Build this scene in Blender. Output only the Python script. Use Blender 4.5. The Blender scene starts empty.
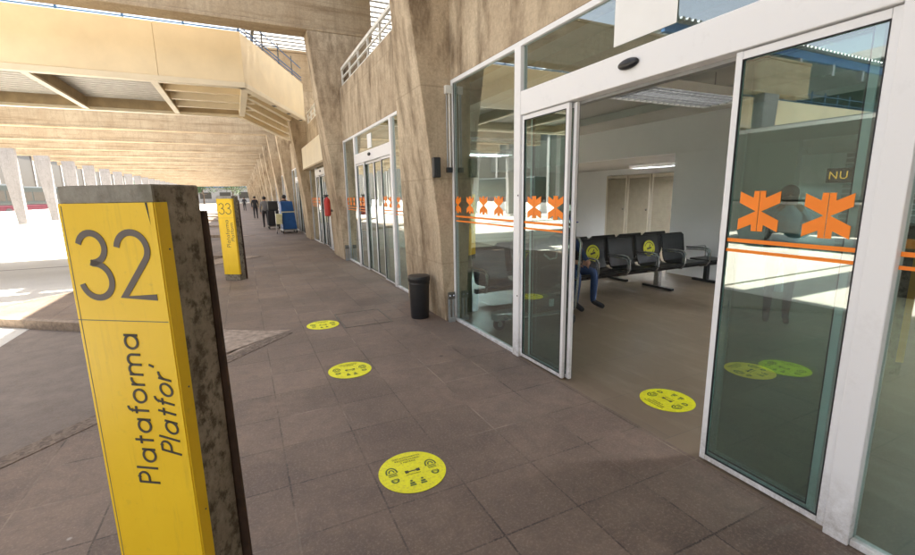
import bpy, bmesh, math, random
from mathutils import Vector, Matrix
random.seed(7)
S = bpy.context.scene
COL = S.collection
PI = math.pi
def R(a): return math.radians(a)

# ------------------------------------------------------------------ camera
cam = bpy.data.cameras.new('camera'); camo = bpy.data.objects.new('camera', cam); COL.objects.link(camo)
cam.sensor_fit = 'HORIZONTAL'; cam.sensor_width = 36.0; cam.lens = 440.2/915*36
cam.clip_start = 0.05; cam.clip_end = 3000
yaw, pit, rol = R(25.54), R(10.69), R(-0.975)
fw = Vector((math.sin(yaw)*math.cos(pit), math.cos(yaw)*math.cos(pit), -math.sin(pit)))
rt = Vector((math.cos(yaw), -math.sin(yaw), 0)); up = rt.cross(fw)
r2 = rt*math.cos(rol)+up*math.sin(rol); u2 = -rt*math.sin(rol)+up*math.cos(rol)
M = Matrix(((r2.x,u2.x,-fw.x,0),(r2.y,u2.y,-fw.y,0),(r2.z,u2.z,-fw.z,1.6),(0,0,0,1)))
camo.matrix_world = M
S.camera = camo
# ------------------------------------------------------------------ world, sun, exposure
SUN = Vector((0.65, 0.17, 1.0)).normalized()
w = bpy.data.worlds.new('World'); S.world = w; w.use_nodes = True
nt = w.node_tree; nt.nodes.clear()
sky = nt.nodes.new('ShaderNodeTexSky'); sky.sky_type = 'NISHITA'; sky.sun_disc = False
sky.sun_elevation = math.asin(SUN.z); sky.sun_rotation = math.atan2(SUN.x, SUN.y)
sky.dust_density = 2.5; sky.ozone_density = 1.0; sky.air_density = 1.0
bg = nt.nodes.new('ShaderNodeBackground'); bg.inputs[1].default_value = 0.105
wo = nt.nodes.new('ShaderNodeOutputWorld')
hs = nt.nodes.new('ShaderNodeHueSaturation'); hs.inputs['Saturation'].default_value = .38; hs.inputs['Value'].default_value = 1.0
nt.links.new(sky.outputs[0], hs.inputs['Color']); nt.links.new(hs.outputs[0], bg.inputs[0]); nt.links.new(bg.outputs[0], wo.inputs[0])
sl = bpy.data.lights.new('sun', 'SUN'); sl.energy = 5.0; sl.angle = R(0.5); sl.color = (1, .93, .80)
so = bpy.data.objects.new('sun', sl); COL.objects.link(so)
so.rotation_mode = 'QUATERNION'; so.rotation_quaternion = SUN.to_track_quat('Z', 'Y'); so.location = (10, 10, 30)
S.view_settings.view_transform = 'Standard'; S.view_settings.look = 'None'
S.view_settings.gamma = 1; S.view_settings.use_curve_mapping = False
S.view_settings.exposure = 2.58
S.cycles.use_denoising = True
S.cycles.max_bounces = 10; S.cycles.diffuse_bounces = 5; S.cycles.transparent_max_bounces = 24
S.cycles.sample_clamp_indirect = 8

# ------------------------------------------------------------------ materials
MATS = {}
def newmat(name):
    m = bpy.data.materials.new(name); m.use_nodes = True
    n = m.node_tree; n.nodes.clear()
    o = n.nodes.new('ShaderNodeOutputMaterial'); p = n.nodes.new('ShaderNodeBsdfPrincipled')
    n.links.new(p.outputs[0], o.inputs[0]); MATS[name] = m
    return m, n, p, o
def nd(n, t, **k):
    x = n.nodes.new(t)
    for a, b in k.items():
        if a.startswith('i_'): x.inputs[int(a[2:])].default_value = b
        else: setattr(x, a, b)
    return x
def pos(n, scale=(1,1,1), rot=(0,0,0), loc=(0,0,0), obj=False):
    if obj: g = n.nodes.new('ShaderNodeTexCoord').outputs['Object']
    else: g = n.nodes.new('ShaderNodeNewGeometry').outputs['Position']
    m = n.nodes.new('ShaderNodeMapping'); m.inputs[1].default_value = loc
    m.inputs[2].default_value = rot; m.inputs[3].default_value = scale
    n.links.new(g, m.inputs[0]); return m.outputs[0]
def noise(n, v, s, d=4, r=.6):
    x = n.nodes.new('ShaderNodeTexNoise'); x.inputs['Scale'].default_value = s
    x.inputs['Detail'].default_value = d; x.inputs['Roughness'].default_value = r
    n.links.new(v, x.inputs['Vector']); return x.outputs[0]
def ramp(n, f, stops):
    x = n.nodes.new('ShaderNodeValToRGB'); e = x.color_ramp.elements
    while len(e) < len(stops): e.new(0.5)
    for i, (p, c) in enumerate(stops):
        e[i].position = p; e[i].color = (c, c, c, 1) if isinstance(c, (int, float)) else (*c, 1)
    n.links.new(f, x.inputs[0]); return x.outputs[0]
def mix(n, f, a, b, mode='MIX'):
    x = n.nodes.new('ShaderNodeMix'); x.data_type = 'RGBA'; x.blend_type = mode
    for s, i in ((f, 0), (a, 6), (b, 7)):
        if isinstance(s, (int, float)): x.inputs[i].default_value = s
        elif isinstance(s, tuple): x.inputs[i].default_value = (*s, 1)
        else: n.links.new(s, x.inputs[i])
    return x.outputs[2]
def bump(n, p, h, st=.3, d=.01):
    b = n.nodes.new('ShaderNodeBump'); b.inputs['Strength'].default_value = st; b.inputs['Distance'].default_value = d
    n.links.new(h, b.inputs['Height']); n.links.new(b.outputs[0], p.inputs['Normal'])
def flat(name, c, rough=.5, metal=0, var=.12, vs=6, spec=.5, bs=0):
    m, n, p, o = newmat(name)
    v = pos(n); f = noise(n, v, vs)
    d = tuple(max(0, x*(1-var)) for x in c); e = tuple(min(1, x*(1+var)) for x in c)
    col = ramp(n, f, [(.3, d), (.7, e)])
    n.links.new(col, p.inputs['Base Color'])
    p.inputs['Roughness'].default_value = rough; p.inputs['Metallic'].default_value = metal
    p.inputs['Specular IOR Level'].default_value = spec
    if bs: bump(n, p, noise(n, v, vs*8), bs, .004)
    return m
def concrete(name, light, mid, dark, boards=True, dk=(.50, .72), k=1.0, hz=False):
    m, n, p, o = newmat(name)
    v = pos(n)
    big = noise(n, pos(n, (.55*k, .55*k, .35*k)), 1.6, 6, .65)
    streak = noise(n, pos(n, (.14, 1, 2.2) if hz else (1.5*k, 1.5*k, (.5 if k < 2 else 1.3)*k)), 2.3, 5, .7)
    fine = noise(n, v, 34, 4, .7)
    c = mix(n, ramp(n, big, [(.36, 0.), (.66, 1.)]), light, mid)
    c = mix(n, ramp(n, streak, [(dk[0], 0.), (dk[1], 1.)]), c, dark)
    blot = noise(n, pos(n, (1, 1, .7)), 5.5*k, 8, .75); c = mix(n, ramp(n, blot, [(.50, .0), (.66, .45)]), c, tuple(x*.6 for x in mid)); c = mix(n, ramp(n, fine, [(.3, .0), (.8, .45)]), c, (.12, .09, .065))
    brd = noise(n, pos(n, (9, 9, .22)), 1.5, 3, .6); c = mix(n, ramp(n, brd, [(.52, .0), (.72, .35)]), c, tuple(x*.55 for x in mid))
    spots = nd(n, 'ShaderNodeTexVoronoi'); spots.inputs['Scale'].default_value = 5.5
    n.links.new(v, spots.inputs['Vector'])
    c = mix(n, ramp(n, spots.outputs['Distance'], [(.02, .55), (.05, 0.)]), c, (.07, .05, .04))
    hh = fine
    if boards:
        wv = nd(n, 'ShaderNodeTexWave', wave_type='BANDS', bands_direction='Z', wave_profile='SAW')
        wv.inputs['Scale'].default_value = .30; wv.inputs['Distortion'].default_value = .25
        wv.inputs['Detail Scale'].default_value = .4
        n.links.new(pos(n, (1,1,1), loc=(0,0,.3)), wv.inputs['Vector'])
        ln = ramp(n, wv.outputs['Fac'], [(.0, 1.), (.03, 0.)])
        c = mix(n, ramp(n, wv.outputs['Fac'], [(.0, .55), (.02, 0.)]), c, tuple(x*.5 for x in mid))
    n.links.new(c, p.inputs['Base Color']); p.inputs['Roughness'].default_value = .88
    p.inputs['Specular IOR Level'].default_value = .25
    bump(n, p, hh, .5, .006)
    return m
concrete('concrete', (.68, .56, .40), (.48, .37, .25), (.18, .125, .072), dk=(.47, .70))
concrete('concrete_beam', (.54, .43, .29), (.44, .33, .21), (.24, .16, .085), hz=True, dk=(.5, .75))
concrete('concrete_pale', (.36, .35, .35), (.30, .29, .29), (.20, .19, .18), dk=(.58, .82))
concrete('concrete_weathered', (.42, .38, .31), (.26, .23, .18), (.10, .085, .062), boards=False, dk=(.48, .62), k=5.5)
concrete('concrete_cap', (.50, .49, .45), (.34, .33, .29), (.16, .16, .12), boards=False)

# slab paving
m, n, p, o = newmat('paving')
v = pos(n, loc=(-.097, -2.0, 0))
bk = nd(n, 'ShaderNodeTexBrick', offset=0.0, squash=1.0)
bk.inputs['Scale'].default_value = 1; bk.inputs['Brick Width'].default_value = .443; bk.inputs['Row Height'].default_value = .432
bk.inputs['Mortar Size'].default_value = .0055; bk.inputs['Mortar Smooth'].default_value = .2; bk.inputs['Bias'].default_value = 0
bk.inputs['Color1'].default_value = (.128, .090, .070, 1); bk.inputs['Color2'].default_value = (.205, .148, .114, 1); bk.inputs['Mortar'].default_value = (.085, .062, .048, 1)
wob = noise(n, pos(n), 1.2, 2); va = nd(n, 'ShaderNodeVectorMath', operation='MULTIPLY_ADD')
nsv = n.nodes.new('ShaderNodeTexNoise'); nsv.inputs['Scale'].default_value = 1.7; n.links.new(v, nsv.inputs['Vector'])
va.inputs[1].default_value = (.012, .012, 0); n.links.new(nsv.outputs['Color'], va.inputs[0]); n.links.new(v, va.inputs[2])
n.links.new(va.outputs[0], bk.inputs['Vector'])
# only some joints are filled dark, others pale
jn = noise(n, pos(n), .9, 3)
mort = ramp(n, jn, [(.50, (.035, .026, .020)), (.62, (.34, .27, .21))]); n.links.new(mort, bk.inputs['Mortar'])
g1 = noise(n, pos(n), 2.2, 8, .7); g2 = noise(n, pos(n, (1, 1, 1), (0,0,.7)), 14, 6, .7); g3 = noise(n, pos(n, (1,.35,1), (0,0,.5)), 4.5, 5, .65)
c = mix(n, ramp(n, g1, [(.40, 0.), (.66, .75)]), bk.outputs['Color'], (.27, .20, .15))
g5 = noise(n, pos(n, (1, 1, 1), (0, 0, .3)), .55, 5, .6); c = mix(n, ramp(n, g5, [(.42, .0), (.62, .55)]), c, (.085, .062, .048))
g6 = noise(n, pos(n), 70, 3, .8); c = mix(n, ramp(n, g6, [(.50, 0.), (.72, .6)]), c, (.36, .28, .22))
c = mix(n, ramp(n, g2, [(.45, 0.), (.85, .55)]), c, (.09, .066, .054))
c = mix(n, ramp(n, g3, [(.55, 0.), (.75, .35)]), c, (.10, .075, .06))
vo = nd(n, 'ShaderNodeTexVoronoi'); vo.inputs['Scale'].default_value = 1.6; vo.inputs['Randomness'].default_value = 1; n.links.new(pos(n), vo.inputs['Vector'])
c = mix(n, ramp(n, vo.outputs['Distance'], [(.028, .75), (.042, 0.)]), c, (.05, .04, .035))
vo2 = nd(n, 'ShaderNodeTexVoronoi'); vo2.inputs['Scale'].default_value = 1.9; n.links.new(pos(n, loc=(5.3, 2.7, 0)), vo2.inputs['Vector'])
c = mix(n, ramp(n, vo2.outputs['Distance'], [(.016, .8), (.026, 0.)]), c, (.42, .38, .34))
n.links.new(c, p.inputs['Base Color']); p.inputs['Roughness'].default_value = .62
rr = ramp(n, g1, [(.3, .5), (.7, .75)]); n.links.new(rr, p.inputs['Roughness'])
mx = mix(n, .5, g2, bk.outputs['Fac'], 'SUBTRACT'); bump(n, p, mx, .6, .006)

m, n, p, o = newmat('terminal_floor')
bk = nd(n, 'ShaderNodeTexBrick', offset=0.5); v = pos(n)
bk.inputs['Scale'].default_value = 1; bk.inputs['Brick Width'].default_value = 1.2; bk.inputs['Row Height'].default_value = .6
bk.inputs['Mortar Size'].default_value = .003
bk.inputs['Color1'].default_value = (.18, .135, .092, 1); bk.inputs['Color2'].default_value = (.225, .17, .118, 1); bk.inputs['Mortar'].default_value = (.15, .12, .09, 1)
n.links.new(v, bk.inputs['Vector'])
g1 = noise(n, v, 3, 6, .7); g2 = noise(n, pos(n, (1,.3,1), (0,0,.8)), 5, 6)
c = mix(n, ramp(n, g1, [(.35, 0.), (.7, .6)]), bk.outputs['Color'], (.18, .135, .09))
c = mix(n, ramp(n, g2, [(.5, 0.), (.75, .5)]), c, (.32, .26, .19))
n.links.new(c, p.inputs['Base Color']); p.inputs['Roughness'].default_value = .45

m, n, p, o = newmat('asphalt')
v = pos(n); g1 = noise(n, v, .5, 8, .65); g2 = noise(n, v, 60, 4, .7); g3 = noise(n, pos(n, (1,.2,1), (0,0,-.72)), 2.5, 4)
c = ramp(n, g1, [(.3, (.14, .11, .088)), (.7, (.25, .20, .165))])
g4 = noise(n, pos(n), 6, 8, .75); c = mix(n, ramp(n, g4, [(.42, 0.), (.62, .6)]), c, (.12, .095, .078))
c = mix(n, ramp(n, g2, [(.35, 0.), (.8, .6)]), c, (.24, .21, .185))
c = mix(n, ramp(n, g3, [(.55, 0.), (.75, .5)]), c, (.10, .085, .075))
n.links.new(c, p.inputs['Base Color']); p.inputs['Roughness'].default_value = .85; bump(n, p, g2, .5, .006)
m, n, p, o = newmat('sunlit_pale_lane')  # pale ground: part of the sun glare is put into this colour
v = pos(n); g1 = noise(n, v, .6, 6); g2 = noise(n, v, 40, 4, .7)
c = ramp(n, g1, [(.3, (.52, .49, .44)), (.7, (.62, .59, .54))]); c = mix(n, ramp(n, g2, [(.4, 0.), (.8, .3)]), c, (.32, .30, .27))
bk = nd(n, 'ShaderNodeTexBrick', offset=0.0); bk.inputs['Scale'].default_value = 1; bk.inputs['Brick Width'].default_value = 60; bk.inputs['Row Height'].default_value = 5
bk.inputs['Mortar Size'].default_value = .05; bk.inputs['Color1'].default_value = (1,1,1,1); bk.inputs['Color2'].default_value = (1,1,1,1); bk.inputs['Mortar'].default_value = (.25,.23,.2,1)
n.links.new(v, bk.inputs['Vector']); c = mix(n, 1.0, c, bk.outputs['Color'], 'MULTIPLY')
n.links.new(c, p.inputs['Base Color']); p.inputs['Roughness'].default_value = .8; bump(n, p, g2, .4, .005)
m, n, p, o = newmat('gravel_kerb')
v = pos(n); vo = nd(n, 'ShaderNodeTexVoronoi'); vo.inputs['Scale'].default_value = 45; n.links.new(v, vo.inputs['Vector'])
c = ramp(n, vo.outputs['Color'], [(.2, (.12, .09, .07)), (.8, (.22, .17, .13))])
n.links.new(c, p.inputs['Base Color']); p.inputs['Roughness'].default_value = .9; bump(n, p, vo.outputs['Distance'], .6, .006)
flat('kerb_stone', (.28, .22, .17), .85, vs=18, var=.3, bs=.4)
flat('mortar_patch', (.33, .26, .205), .9, vs=14, var=.35, bs=.4)

# yellow painted sheet
m, n, p, o = newmat('yellow_paint')
v = pos(n, obj=True); f = noise(n, v, 4, 5); f2 = noise(n, pos(n, (9, 9, .8), obj=True), 3, 5, .7)
c = ramp(n, f, [(.3, (.92, .60, .012)), (.7, (.97, .66, .020))])
c = mix(n, ramp(n, f2, [(.56, 0.), (.80, .42)]), c, (.50, .33, .04))
f3 = noise(n, pos(n, (60, 60, 3), obj=True), 2, 3, .7); c = mix(n, ramp(n, f3, [(.66, 0.), (.72, .30)]), c, (.30, .22, .06))
f4 = noise(n, pos(n, obj=True), 22, 6, .8); c = mix(n, ramp(n, f4, [(.58, 0.), (.75, .30)]), c, (.35, .26, .05))
n.links.new(c, p.inputs['Base Color']); p.inputs['Roughness'].default_value = .42; bump(n, p, f, .15, .01)
m, n, p, o = newmat('yellow_vinyl')
v = pos(n); f = noise(n, v, 9, 8, .75); f2 = noise(n, v, 60, 4, .8)
c = mix(n, ramp(n, f, [(.46, 0.), (.74, .40)]), (.88, .86, .010), (.50, .46, .05)); c = mix(n, ramp(n, f2, [(.50, 0.), (.70, .55)]), c, (.35, .31, .08))
n.links.new(c, p.inputs['Base Color']); n.links.new(ramp(n, f, [(.3, .35), (.7, .7)]), p.inputs['Roughness'])
flat('yellow_sticker', (.60, .60, .03), .5, var=.05)
flat('sign_grey', (.135, .115, .105), .6, var=.08)
flat('sign_dark', (.06, .053, .046), .6, var=.08)
flat('print_green', (.10, .15, .03), .6, var=.1)
flat('print_dark', (.05, .055, .03), .6, var=.1)
flat('rust_board', (.075, .045, .03), .8, var=.4, vs=9, bs=.3)
m, n, p, o = newmat('frame_white')
v = pos(n); f = noise(n, v, 7, 8, .75); sp = nd(n, 'ShaderNodeSeparateXYZ'); n.links.new(v, sp.inputs[0])
c = mix(n, ramp(n, f, [(.55, 0.), (.80, .22)]), (.84, .84, .85), (.50, .49, .47))
low = ramp(n, sp.outputs['Z'], [(.0, .75), (.35, 0.)]); lw = mix(n, 1.0, low, ramp(n, noise(n, v, 16, 6, .8), [(.35, 0.), (.65, 1.)]), 'MULTIPLY')
c = mix(n, lw, c, (.30, .26, .22)); n.links.new(c, p.inputs['Base Color']); p.inputs['Roughness'].default_value = .33
flat('frame_grey', (.36, .37, .38), .4, .4)
flat('rail_white', (.72, .70, .64), .5, var=.12, vs=5)
flat('rubber', (.02, .02, .022), .6)
flat('black_plastic', (.018, .018, .020), .35, bs=.1)
flat('black_metal', (.025, .026, .028), .38, .3)
flat('chrome', (.55, .56, .58), .25, .9, var=.05)
flat('galvanised', (.42, .43, .43), .45, .7, vs=20)
flat('steel_dark', (.16, .15, .13), .5, .6, vs=15, var=.3)
flat('beige_paint', (.80, .67, .45), .55, var=.07, vs=1.4)
flat('beige_light', (.76, .67, .50), .5, var=.07, vs=2)
flat('beige_brown', (.40, .30, .17), .6, var=.2, vs=3)
flat('deck_metal', (.50, .48, .44), .5, .2, var=.12)
flat('blue_paint', (.05, .14, .33), .5)
flat('roof_metal', (.42, .46, .48), .5, .3)
flat('white_wall', (.82, .83, .85), .7, var=.03, vs=1)
flat('cream_wall', (.62, .57, .48), .7, var=.05, vs=1)
flat('ceiling_paint', (.62, .62, .60), .8, var=.06, vs=1)
flat('louver_wood', (.40, .35, .27), .6, var=.08)
flat('lamp_housing', (.82, .82, .80), .4, var=.03)
flat('red_paint', (.50, .03, .02), .35)
flat('white_paint', (.80, .79, .77), .5, var=.04)
flat('paper', (.84, .84, .83), .7, var=.02)
flat('orange_vinyl', (.95, .24, .01), .5, var=.05)
flat('blue_cover', (.015, .10, .34), .5, var=.15)
flat('leather_black', (.02, .02, .022), .5)
flat('cloth_black', (.022, .022, .026), .9, bs=.3, vs=20)
flat('cloth_grey', (.17, .17, .18), .9, bs=.3, vs=20)
flat('cloth_blue', (.10, .16, .28), .9, bs=.3, vs=20)
flat('cloth_pale', (.40, .44, .52), .9, bs=.3, vs=20)
flat('denim', (.030, .055, .13), .9, bs=.3, vs=20)
flat('skin', (.42, .24, .16), .55, var=.08)
flat('hair', (.018, .013, .010), .6)
flat('cap_blue', (.02, .05, .42), .7)
flat('plastic_cream', (.75, .72, .45), .5)
flat('bus_white', (.72, .71, .74), .35)
flat('bus_green', (.03, .036, .036), .35)
flat('bus_maroon', (.06, .012, .02), .35)
flat('bark', (.10, .07, .05), .9, vs=12, var=.3)
flat('leaf', (.035, .075, .02), .7, var=.35, vs=1.2)
flat('leaf_pale', (.06, .10, .03), .7, var=.35, vs=1.2)
flat('shop_orange', (.62, .20, .03), .5)
flat('shop_dark', (.04, .035, .03), .4)
flat('earth', (.20, .18, .14), .95, vs=.05, var=.3)
# translucent roof sheet
m, n, p, o = newmat('roof_sheet')
tr = nd(n, 'ShaderNodeBsdfTranslucent'); tr.inputs[0].default_value = (.85, .85, .86, 1)
mxs = nd(n, 'ShaderNodeMixShader'); mxs.inputs[0].default_value = .6
p.inputs['Base Color'].default_value = (.8, .8, .8, 1)
n.links.new(p.outputs[0], mxs.inputs[1]); n.links.new(tr.outputs[0], mxs.inputs[2]); n.links.new(mxs.outputs[0], o.inputs[0])
# lit tube
m, n, p, o = newmat('lit_tube'); p.inputs['Emission Color'].default_value = (.93, .97, 1, 1); p.inputs['Emission Strength'].default_value = 150
m, n, p, o = newmat('dim_tube'); p.inputs['Emission Color'].default_value = (1, .97, .9, 1); p.inputs['Emission Strength'].default_value = .35
m, n, p, o = newmat('lit_sign'); p.inputs['Base Color'].default_value = (.8,.3,.05,1); p.inputs['Emission Color'].default_value = (1, .36, .04, 1); p.inputs['Emission Strength'].default_value = .55
# window glass: clear tinted pane with a mirror sheen on its outer face
def glassmat(name, tint, k, base):
    m, n, p, o = newmat(name); n.nodes.remove(p)
    t = nd(n, 'ShaderNodeBsdfTransparent'); t.inputs[0].default_value = (*tint, 1)
    g = nd(n, 'ShaderNodeBsdfGlossy'); g.inputs['Roughness'].default_value = .0; g.inputs[0].default_value = (.9, .97, .97, 1)
    fr = nd(n, 'ShaderNodeFresnel'); fr.inputs[0].default_value = 1.5
    ge = nd(n, 'ShaderNodeNewGeometry')
    inv = nd(n, 'ShaderNodeMath', operation='SUBTRACT'); inv.inputs[0].default_value = 1; n.links.new(ge.outputs['Backfacing'], inv.inputs[1])
    ma = nd(n, 'ShaderNodeMath', operation='MULTIPLY_ADD', use_clamp=True); ma.inputs[1].default_value = k; ma.inputs[2].default_value = base
    n.links.new(fr.outputs[0], ma.inputs[0])
    mu = nd(n, 'ShaderNodeMath', operation='MULTIPLY'); n.links.new(ma.outputs[0], mu.inputs[0]); n.links.new(inv.outputs[0], mu.inputs[1])
    ms = nd(n, 'ShaderNodeMixShader'); n.links.new(mu.outputs[0], ms.inputs[0]); n.links.new(t.outputs[0], ms.inputs[1]); n.links.new(g.outputs[0], ms.inputs[2])
    n.links.new(ms.outputs[0], o.inputs[0])
glassmat('glass', (.66, .775, .745), 1.9, .13)

# ------------------------------------------------------------------ mesh helpers
class MB:
    def __init__(s): s.v = []; s.f = []
    def add(s, vs, fs):
        b = len(s.v); s.v += [tuple(x) for x in vs]; s.f += [tuple(b+i for i in f) for f in fs]; return s
    def box(s, a, b):
        x0, x1 = sorted((a[0], b[0])); y0, y1 = sorted((a[1], b[1])); z0, z1 = sorted((a[2], b[2]))
        return s.add([(x0,y0,z0),(x1,y0,z0),(x1,y1,z0),(x0,y1,z0),(x0,y0,z1),(x1,y0,z1),(x1,y1,z1),(x0,y1,z1)],
              [(0,3,2,1),(4,5,6,7),(0,1,5,4),(1,2,6,5),(2,3,7,6),(3,0,4,7)])
    def hexa(s, lo, hi):   # 4 bottom pts ccw, 4 top pts
        return s.add(list(lo)+list(hi), [(0,3,2,1),(4,5,6,7),(0,1,5,4),(1,2,6,5),(2,3,7,6),(3,0,4,7)])
    def bar(s, a, b, wd, ht, upv=(0,0,1)):
        a = Vector(a); b = Vector(b); d = (b-a).normalized(); u = Vector(upv)
        if abs(d.dot(u)) > .99: u = Vector((1,0,0))
        r = d.cross(u).normalized()*wd/2; u = r.cross(d).normalized()*ht/2
        return s.hexa([a-r-u, a+r-u, b+r-u, b-r-u], [a-r+u, a+r+u, b+r+u, b-r+u])
    def prism(s, poly, z0, z1):
        n = len(poly)
        return s.add([(x,y,z0) for x,y in poly]+[(x,y,z1) for x,y in poly],
            [tuple(reversed(range(n))), tuple(range(n, 2*n))]+[(i,(i+1)%n,n+(i+1)%n,n+i) for i in range(n)])
    def extr(s, poly3, vec):  # polygon of 3D pts, extruded along vec
        n = len(poly3); q = [Vector(p) for p in poly3]; vec = Vector(vec)
        return s.add(q+[p+vec for p in q], [tuple(reversed(range(n))), tuple(range(n, 2*n))]+[(i,(i+1)%n,n+(i+1)%n,n+i) for i in range(n)])
    def tube(s, pts, r, seg=8, cap=True):
        pts = [Vector(p) for p in pts]; n = len(pts); rs = r if isinstance(r, (list, tuple)) else [r]*n
        base = len(s.v); prev = None
        for i, p in enumerate(pts):
            d = (pts[min(i+1, n-1)]-pts[max(i-1, 0)]).normalized()
            if prev is None:
                u = Vector((0,0,1)) if abs(d.z) < .9 else Vector((1,0,0))
                u = (u-d*u.dot(d)).normalized()
            else: u = (prev-d*prev.dot(d)).normalized()
            prev = u; q = d.cross(u)
            for k in range(seg):
                a = 2*PI*k/seg; s.v.append(tuple(p+(u*math.cos(a)+q*math.sin(a))*rs[i]))
        for i in range(n-1):
            for k in range(seg):
                a = base+i*seg+k; b = base+i*seg+(k+1) % seg
                s.f.append((a, b, b+seg, a+seg))
        if cap:
            s.f.append(tuple(base+k for k in reversed(range(seg)))); s.f.append(tuple(base+(n-1)*seg+k for k in range(seg)))
        return s
    def lathe(s, prof, c=(0,0,0), seg=24):
        base = len(s.v); n = len(prof)
        for r, z in prof:
            for k in range(seg):
                a = 2*PI*k/seg; s.v.append((c[0]+r*math.cos(a), c[1]+r*math.sin(a), c[2]+z))
        for i in range(n-1):
            for k in range(seg):
                a = base+i*seg+k; b = base+i*seg+(k+1) % seg
                s.f.append((a, b, b+seg, a+seg))
        s.f.append(tuple(base+k for k in reversed(range(seg)))); s.f.append(tuple(base+(n-1)*seg+k for k in range(seg)))
        return s
    def ball(s, c, r, seg=12, rings=8):
        rr = r if isinstance(r, (tuple, list)) else (r, r, r); base = len(s.v)
        for i in range(rings+1):
            t = PI*(i+.001)/(rings+.002)
            for k in range(seg):
                a = 2*PI*k/seg; s.v.append((c[0]+rr[0]*math.sin(t)*math.cos(a), c[1]+rr[1]*math.sin(t)*math.sin(a), c[2]-rr[2]*math.cos(t)))
        for i in range(rings):
            for k in range(seg):
                a = base+i*seg+k; b = base+i*seg+(k+1) % seg; s.f.append((a, b, b+seg, a+seg))
        return s
    def ribbon(s, pts, wd, T, th=.0012):
        """flat stroke; pts 2D, T maps (x,y,h)->3D"""
        P = [Vector(p) for p in pts]; n = len(P); L = []; Rr = []
        for i in range(n):
            d = (P[min(i+1, n-1)]-P[max(i-1, 0)]); d = d.normalized() if d.length else Vector((1, 0))
            k = 1
            if 0 < i < n-1:
                d1 = (P[i]-P[i-1]).normalized(); k = 1/max(.5, d1.dot(d))
            nn = Vector((-d.y, d.x))*wd/2*k
            L.append(P[i]+nn); Rr.append(P[i]-nn)
        for i in range(n-1):
            q = [L[i], Rr[i], Rr[i+1], L[i+1]]
            s.hexa([T(a.x, a.y, 0) for a in q], [T(a.x, a.y, th) for a in q])
        return s
    def build(s, name, mat, parent=None, smooth=False, bevel=0):
        me = bpy.data.meshes.new(name); me.from_pydata(s.v, [], s.f); me.update()
        bm = bmesh.new(); bm.from_mesh(me); bmesh.ops.recalc_face_normals(bm, faces=bm.faces)
        if smooth:
            for f in bm.faces: f.smooth = True
            for e in bm.edges:
                if len(e.link_faces) == 2 and e.calc_face_angle(0) > R(38): e.smooth = False
        bm.to_mesh(me); bm.free()
        me.materials.append(MATS[mat])
        o = bpy.data.objects.new(name, me); COL.objects.link(o)
        if parent: o.parent = parent
        if bevel:
            b = o.modifiers.new('bevel', 'BEVEL'); b.width = bevel; b.segments = 2; b.limit_method = 'ANGLE'
        return o
def tag(o, label=None, cat=None, group=None, kind=None):
    if label: o['label'] = label
    if cat: o['category'] = cat
    if group: o['group'] = group
    if kind: o['kind'] = kind
    return o
def thing(name, label, cat, loc=(0,0,0), rz=0, group=None):
    o = bpy.data.objects.new(name, None); COL.objects.link(o); o.location = loc; o.rotation_euler = (0, 0, rz)
    o.empty_display_size = .2
    return tag(o, label, cat, group)
def dup(root, loc, rz=None, label=None, parent=None):
    r = root.copy(); COL.objects.link(r); r.location = loc
    if rz is not None: r.rotation_euler = (0, 0, rz)
    if label: r['label'] = label
    def rec(a, b):
        for ch in [x for x in KIDS(a)]:
            c = ch.copy(); COL.objects.link(c); c.parent = b; rec(ch, c)
    rec(root, r); return r
def KIDS(a): return [o for o in list(COL.objects) if o.parent == a]
def text_mesh(name, body, size, mat, parent, T, align='CENTER', spacing=1.0):
    cu = bpy.data.curves.new('t', 'FONT'); cu.body = body; cu.size = size; cu.align_x = align; cu.space_character = spacing
    cu.extrude = .0004; cu.resolution_u = 3
    to = bpy.data.objects.new('t', cu); COL.objects.link(to)
    dg = bpy.context.evaluated_depsgraph_get(); me = bpy.data.meshes.new_from_object(to.evaluated_get(dg))
    bpy.data.objects.remove(to); me.name = name
    for v in me.vertices: v.co = T(v.co.x, v.co.y, v.co.z+.0005)
    me.materials.clear(); me.materials.append(MATS[mat])
    o = bpy.data.objects.new(name, me); COL.objects.link(o); o.parent = parent
    return o
def arc(cx, cy, r, a0, a1, n=14, ry=None):
    ry = ry or r
    return [(cx+r*math.cos(R(a0+(a1-a0)*i/n)), cy+ry*math.sin(R(a0+(a1-a0)*i/n))) for i in range(n+1)]

# ================================================================== THE SETTING
PITCH = 6.25; PY = lambda k: 5.0+PITCH*k
# ground
MB().add([(-900,-300,-.30),(900,-300,-.30),(900,1500,-.30),(-900,1500,-.30)], [(0,1,2,3)]).build('ground', 'earth')
tag(bpy.data.objects['ground'], kind='structure')
# platform with a sawtooth edge of bus bays
TIP = lambda k: (.28, 5.55+7.85*k); APX = lambda k: (-4.0, 8.77+7.85*k)
edge = []
for k in range(-3, 20):
    edge.append(TIP(k)); edge.append(APX(k))
poly = [(2.335, edge[0][1])] + [(2.335, edge[-1][1])] + edge[::-1]
MB().prism(poly, -.14, 0).build('platform_pavement', 'paving'); tag(bpy.data.objects['platform_pavement'], kind='structure')
yA, yB = edge[0][1], edge[-1][1]
MB().add([(-15.0, yA, -.12),(2.33, yA, -.12),(2.33, yB, -.12),(-15.0, yB, -.12)], [(0,1,2,3)]).build('road', 'asphalt'); tag(bpy.data.objects['road'], kind='structure')
MB().add([(-14.1, 15, -.116),(-2.8, 15, -.116),(-2.8, yB, -.116),(-14.1, yB, -.116)], [(0,1,2,3)]).build('sunlit_pale_lane', 'sunlit_pale_lane'); tag(bpy.data.objects['sunlit_pale_lane'], kind='structure')  # pale sheet covers the sunlit area and stops at the shade edge
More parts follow.
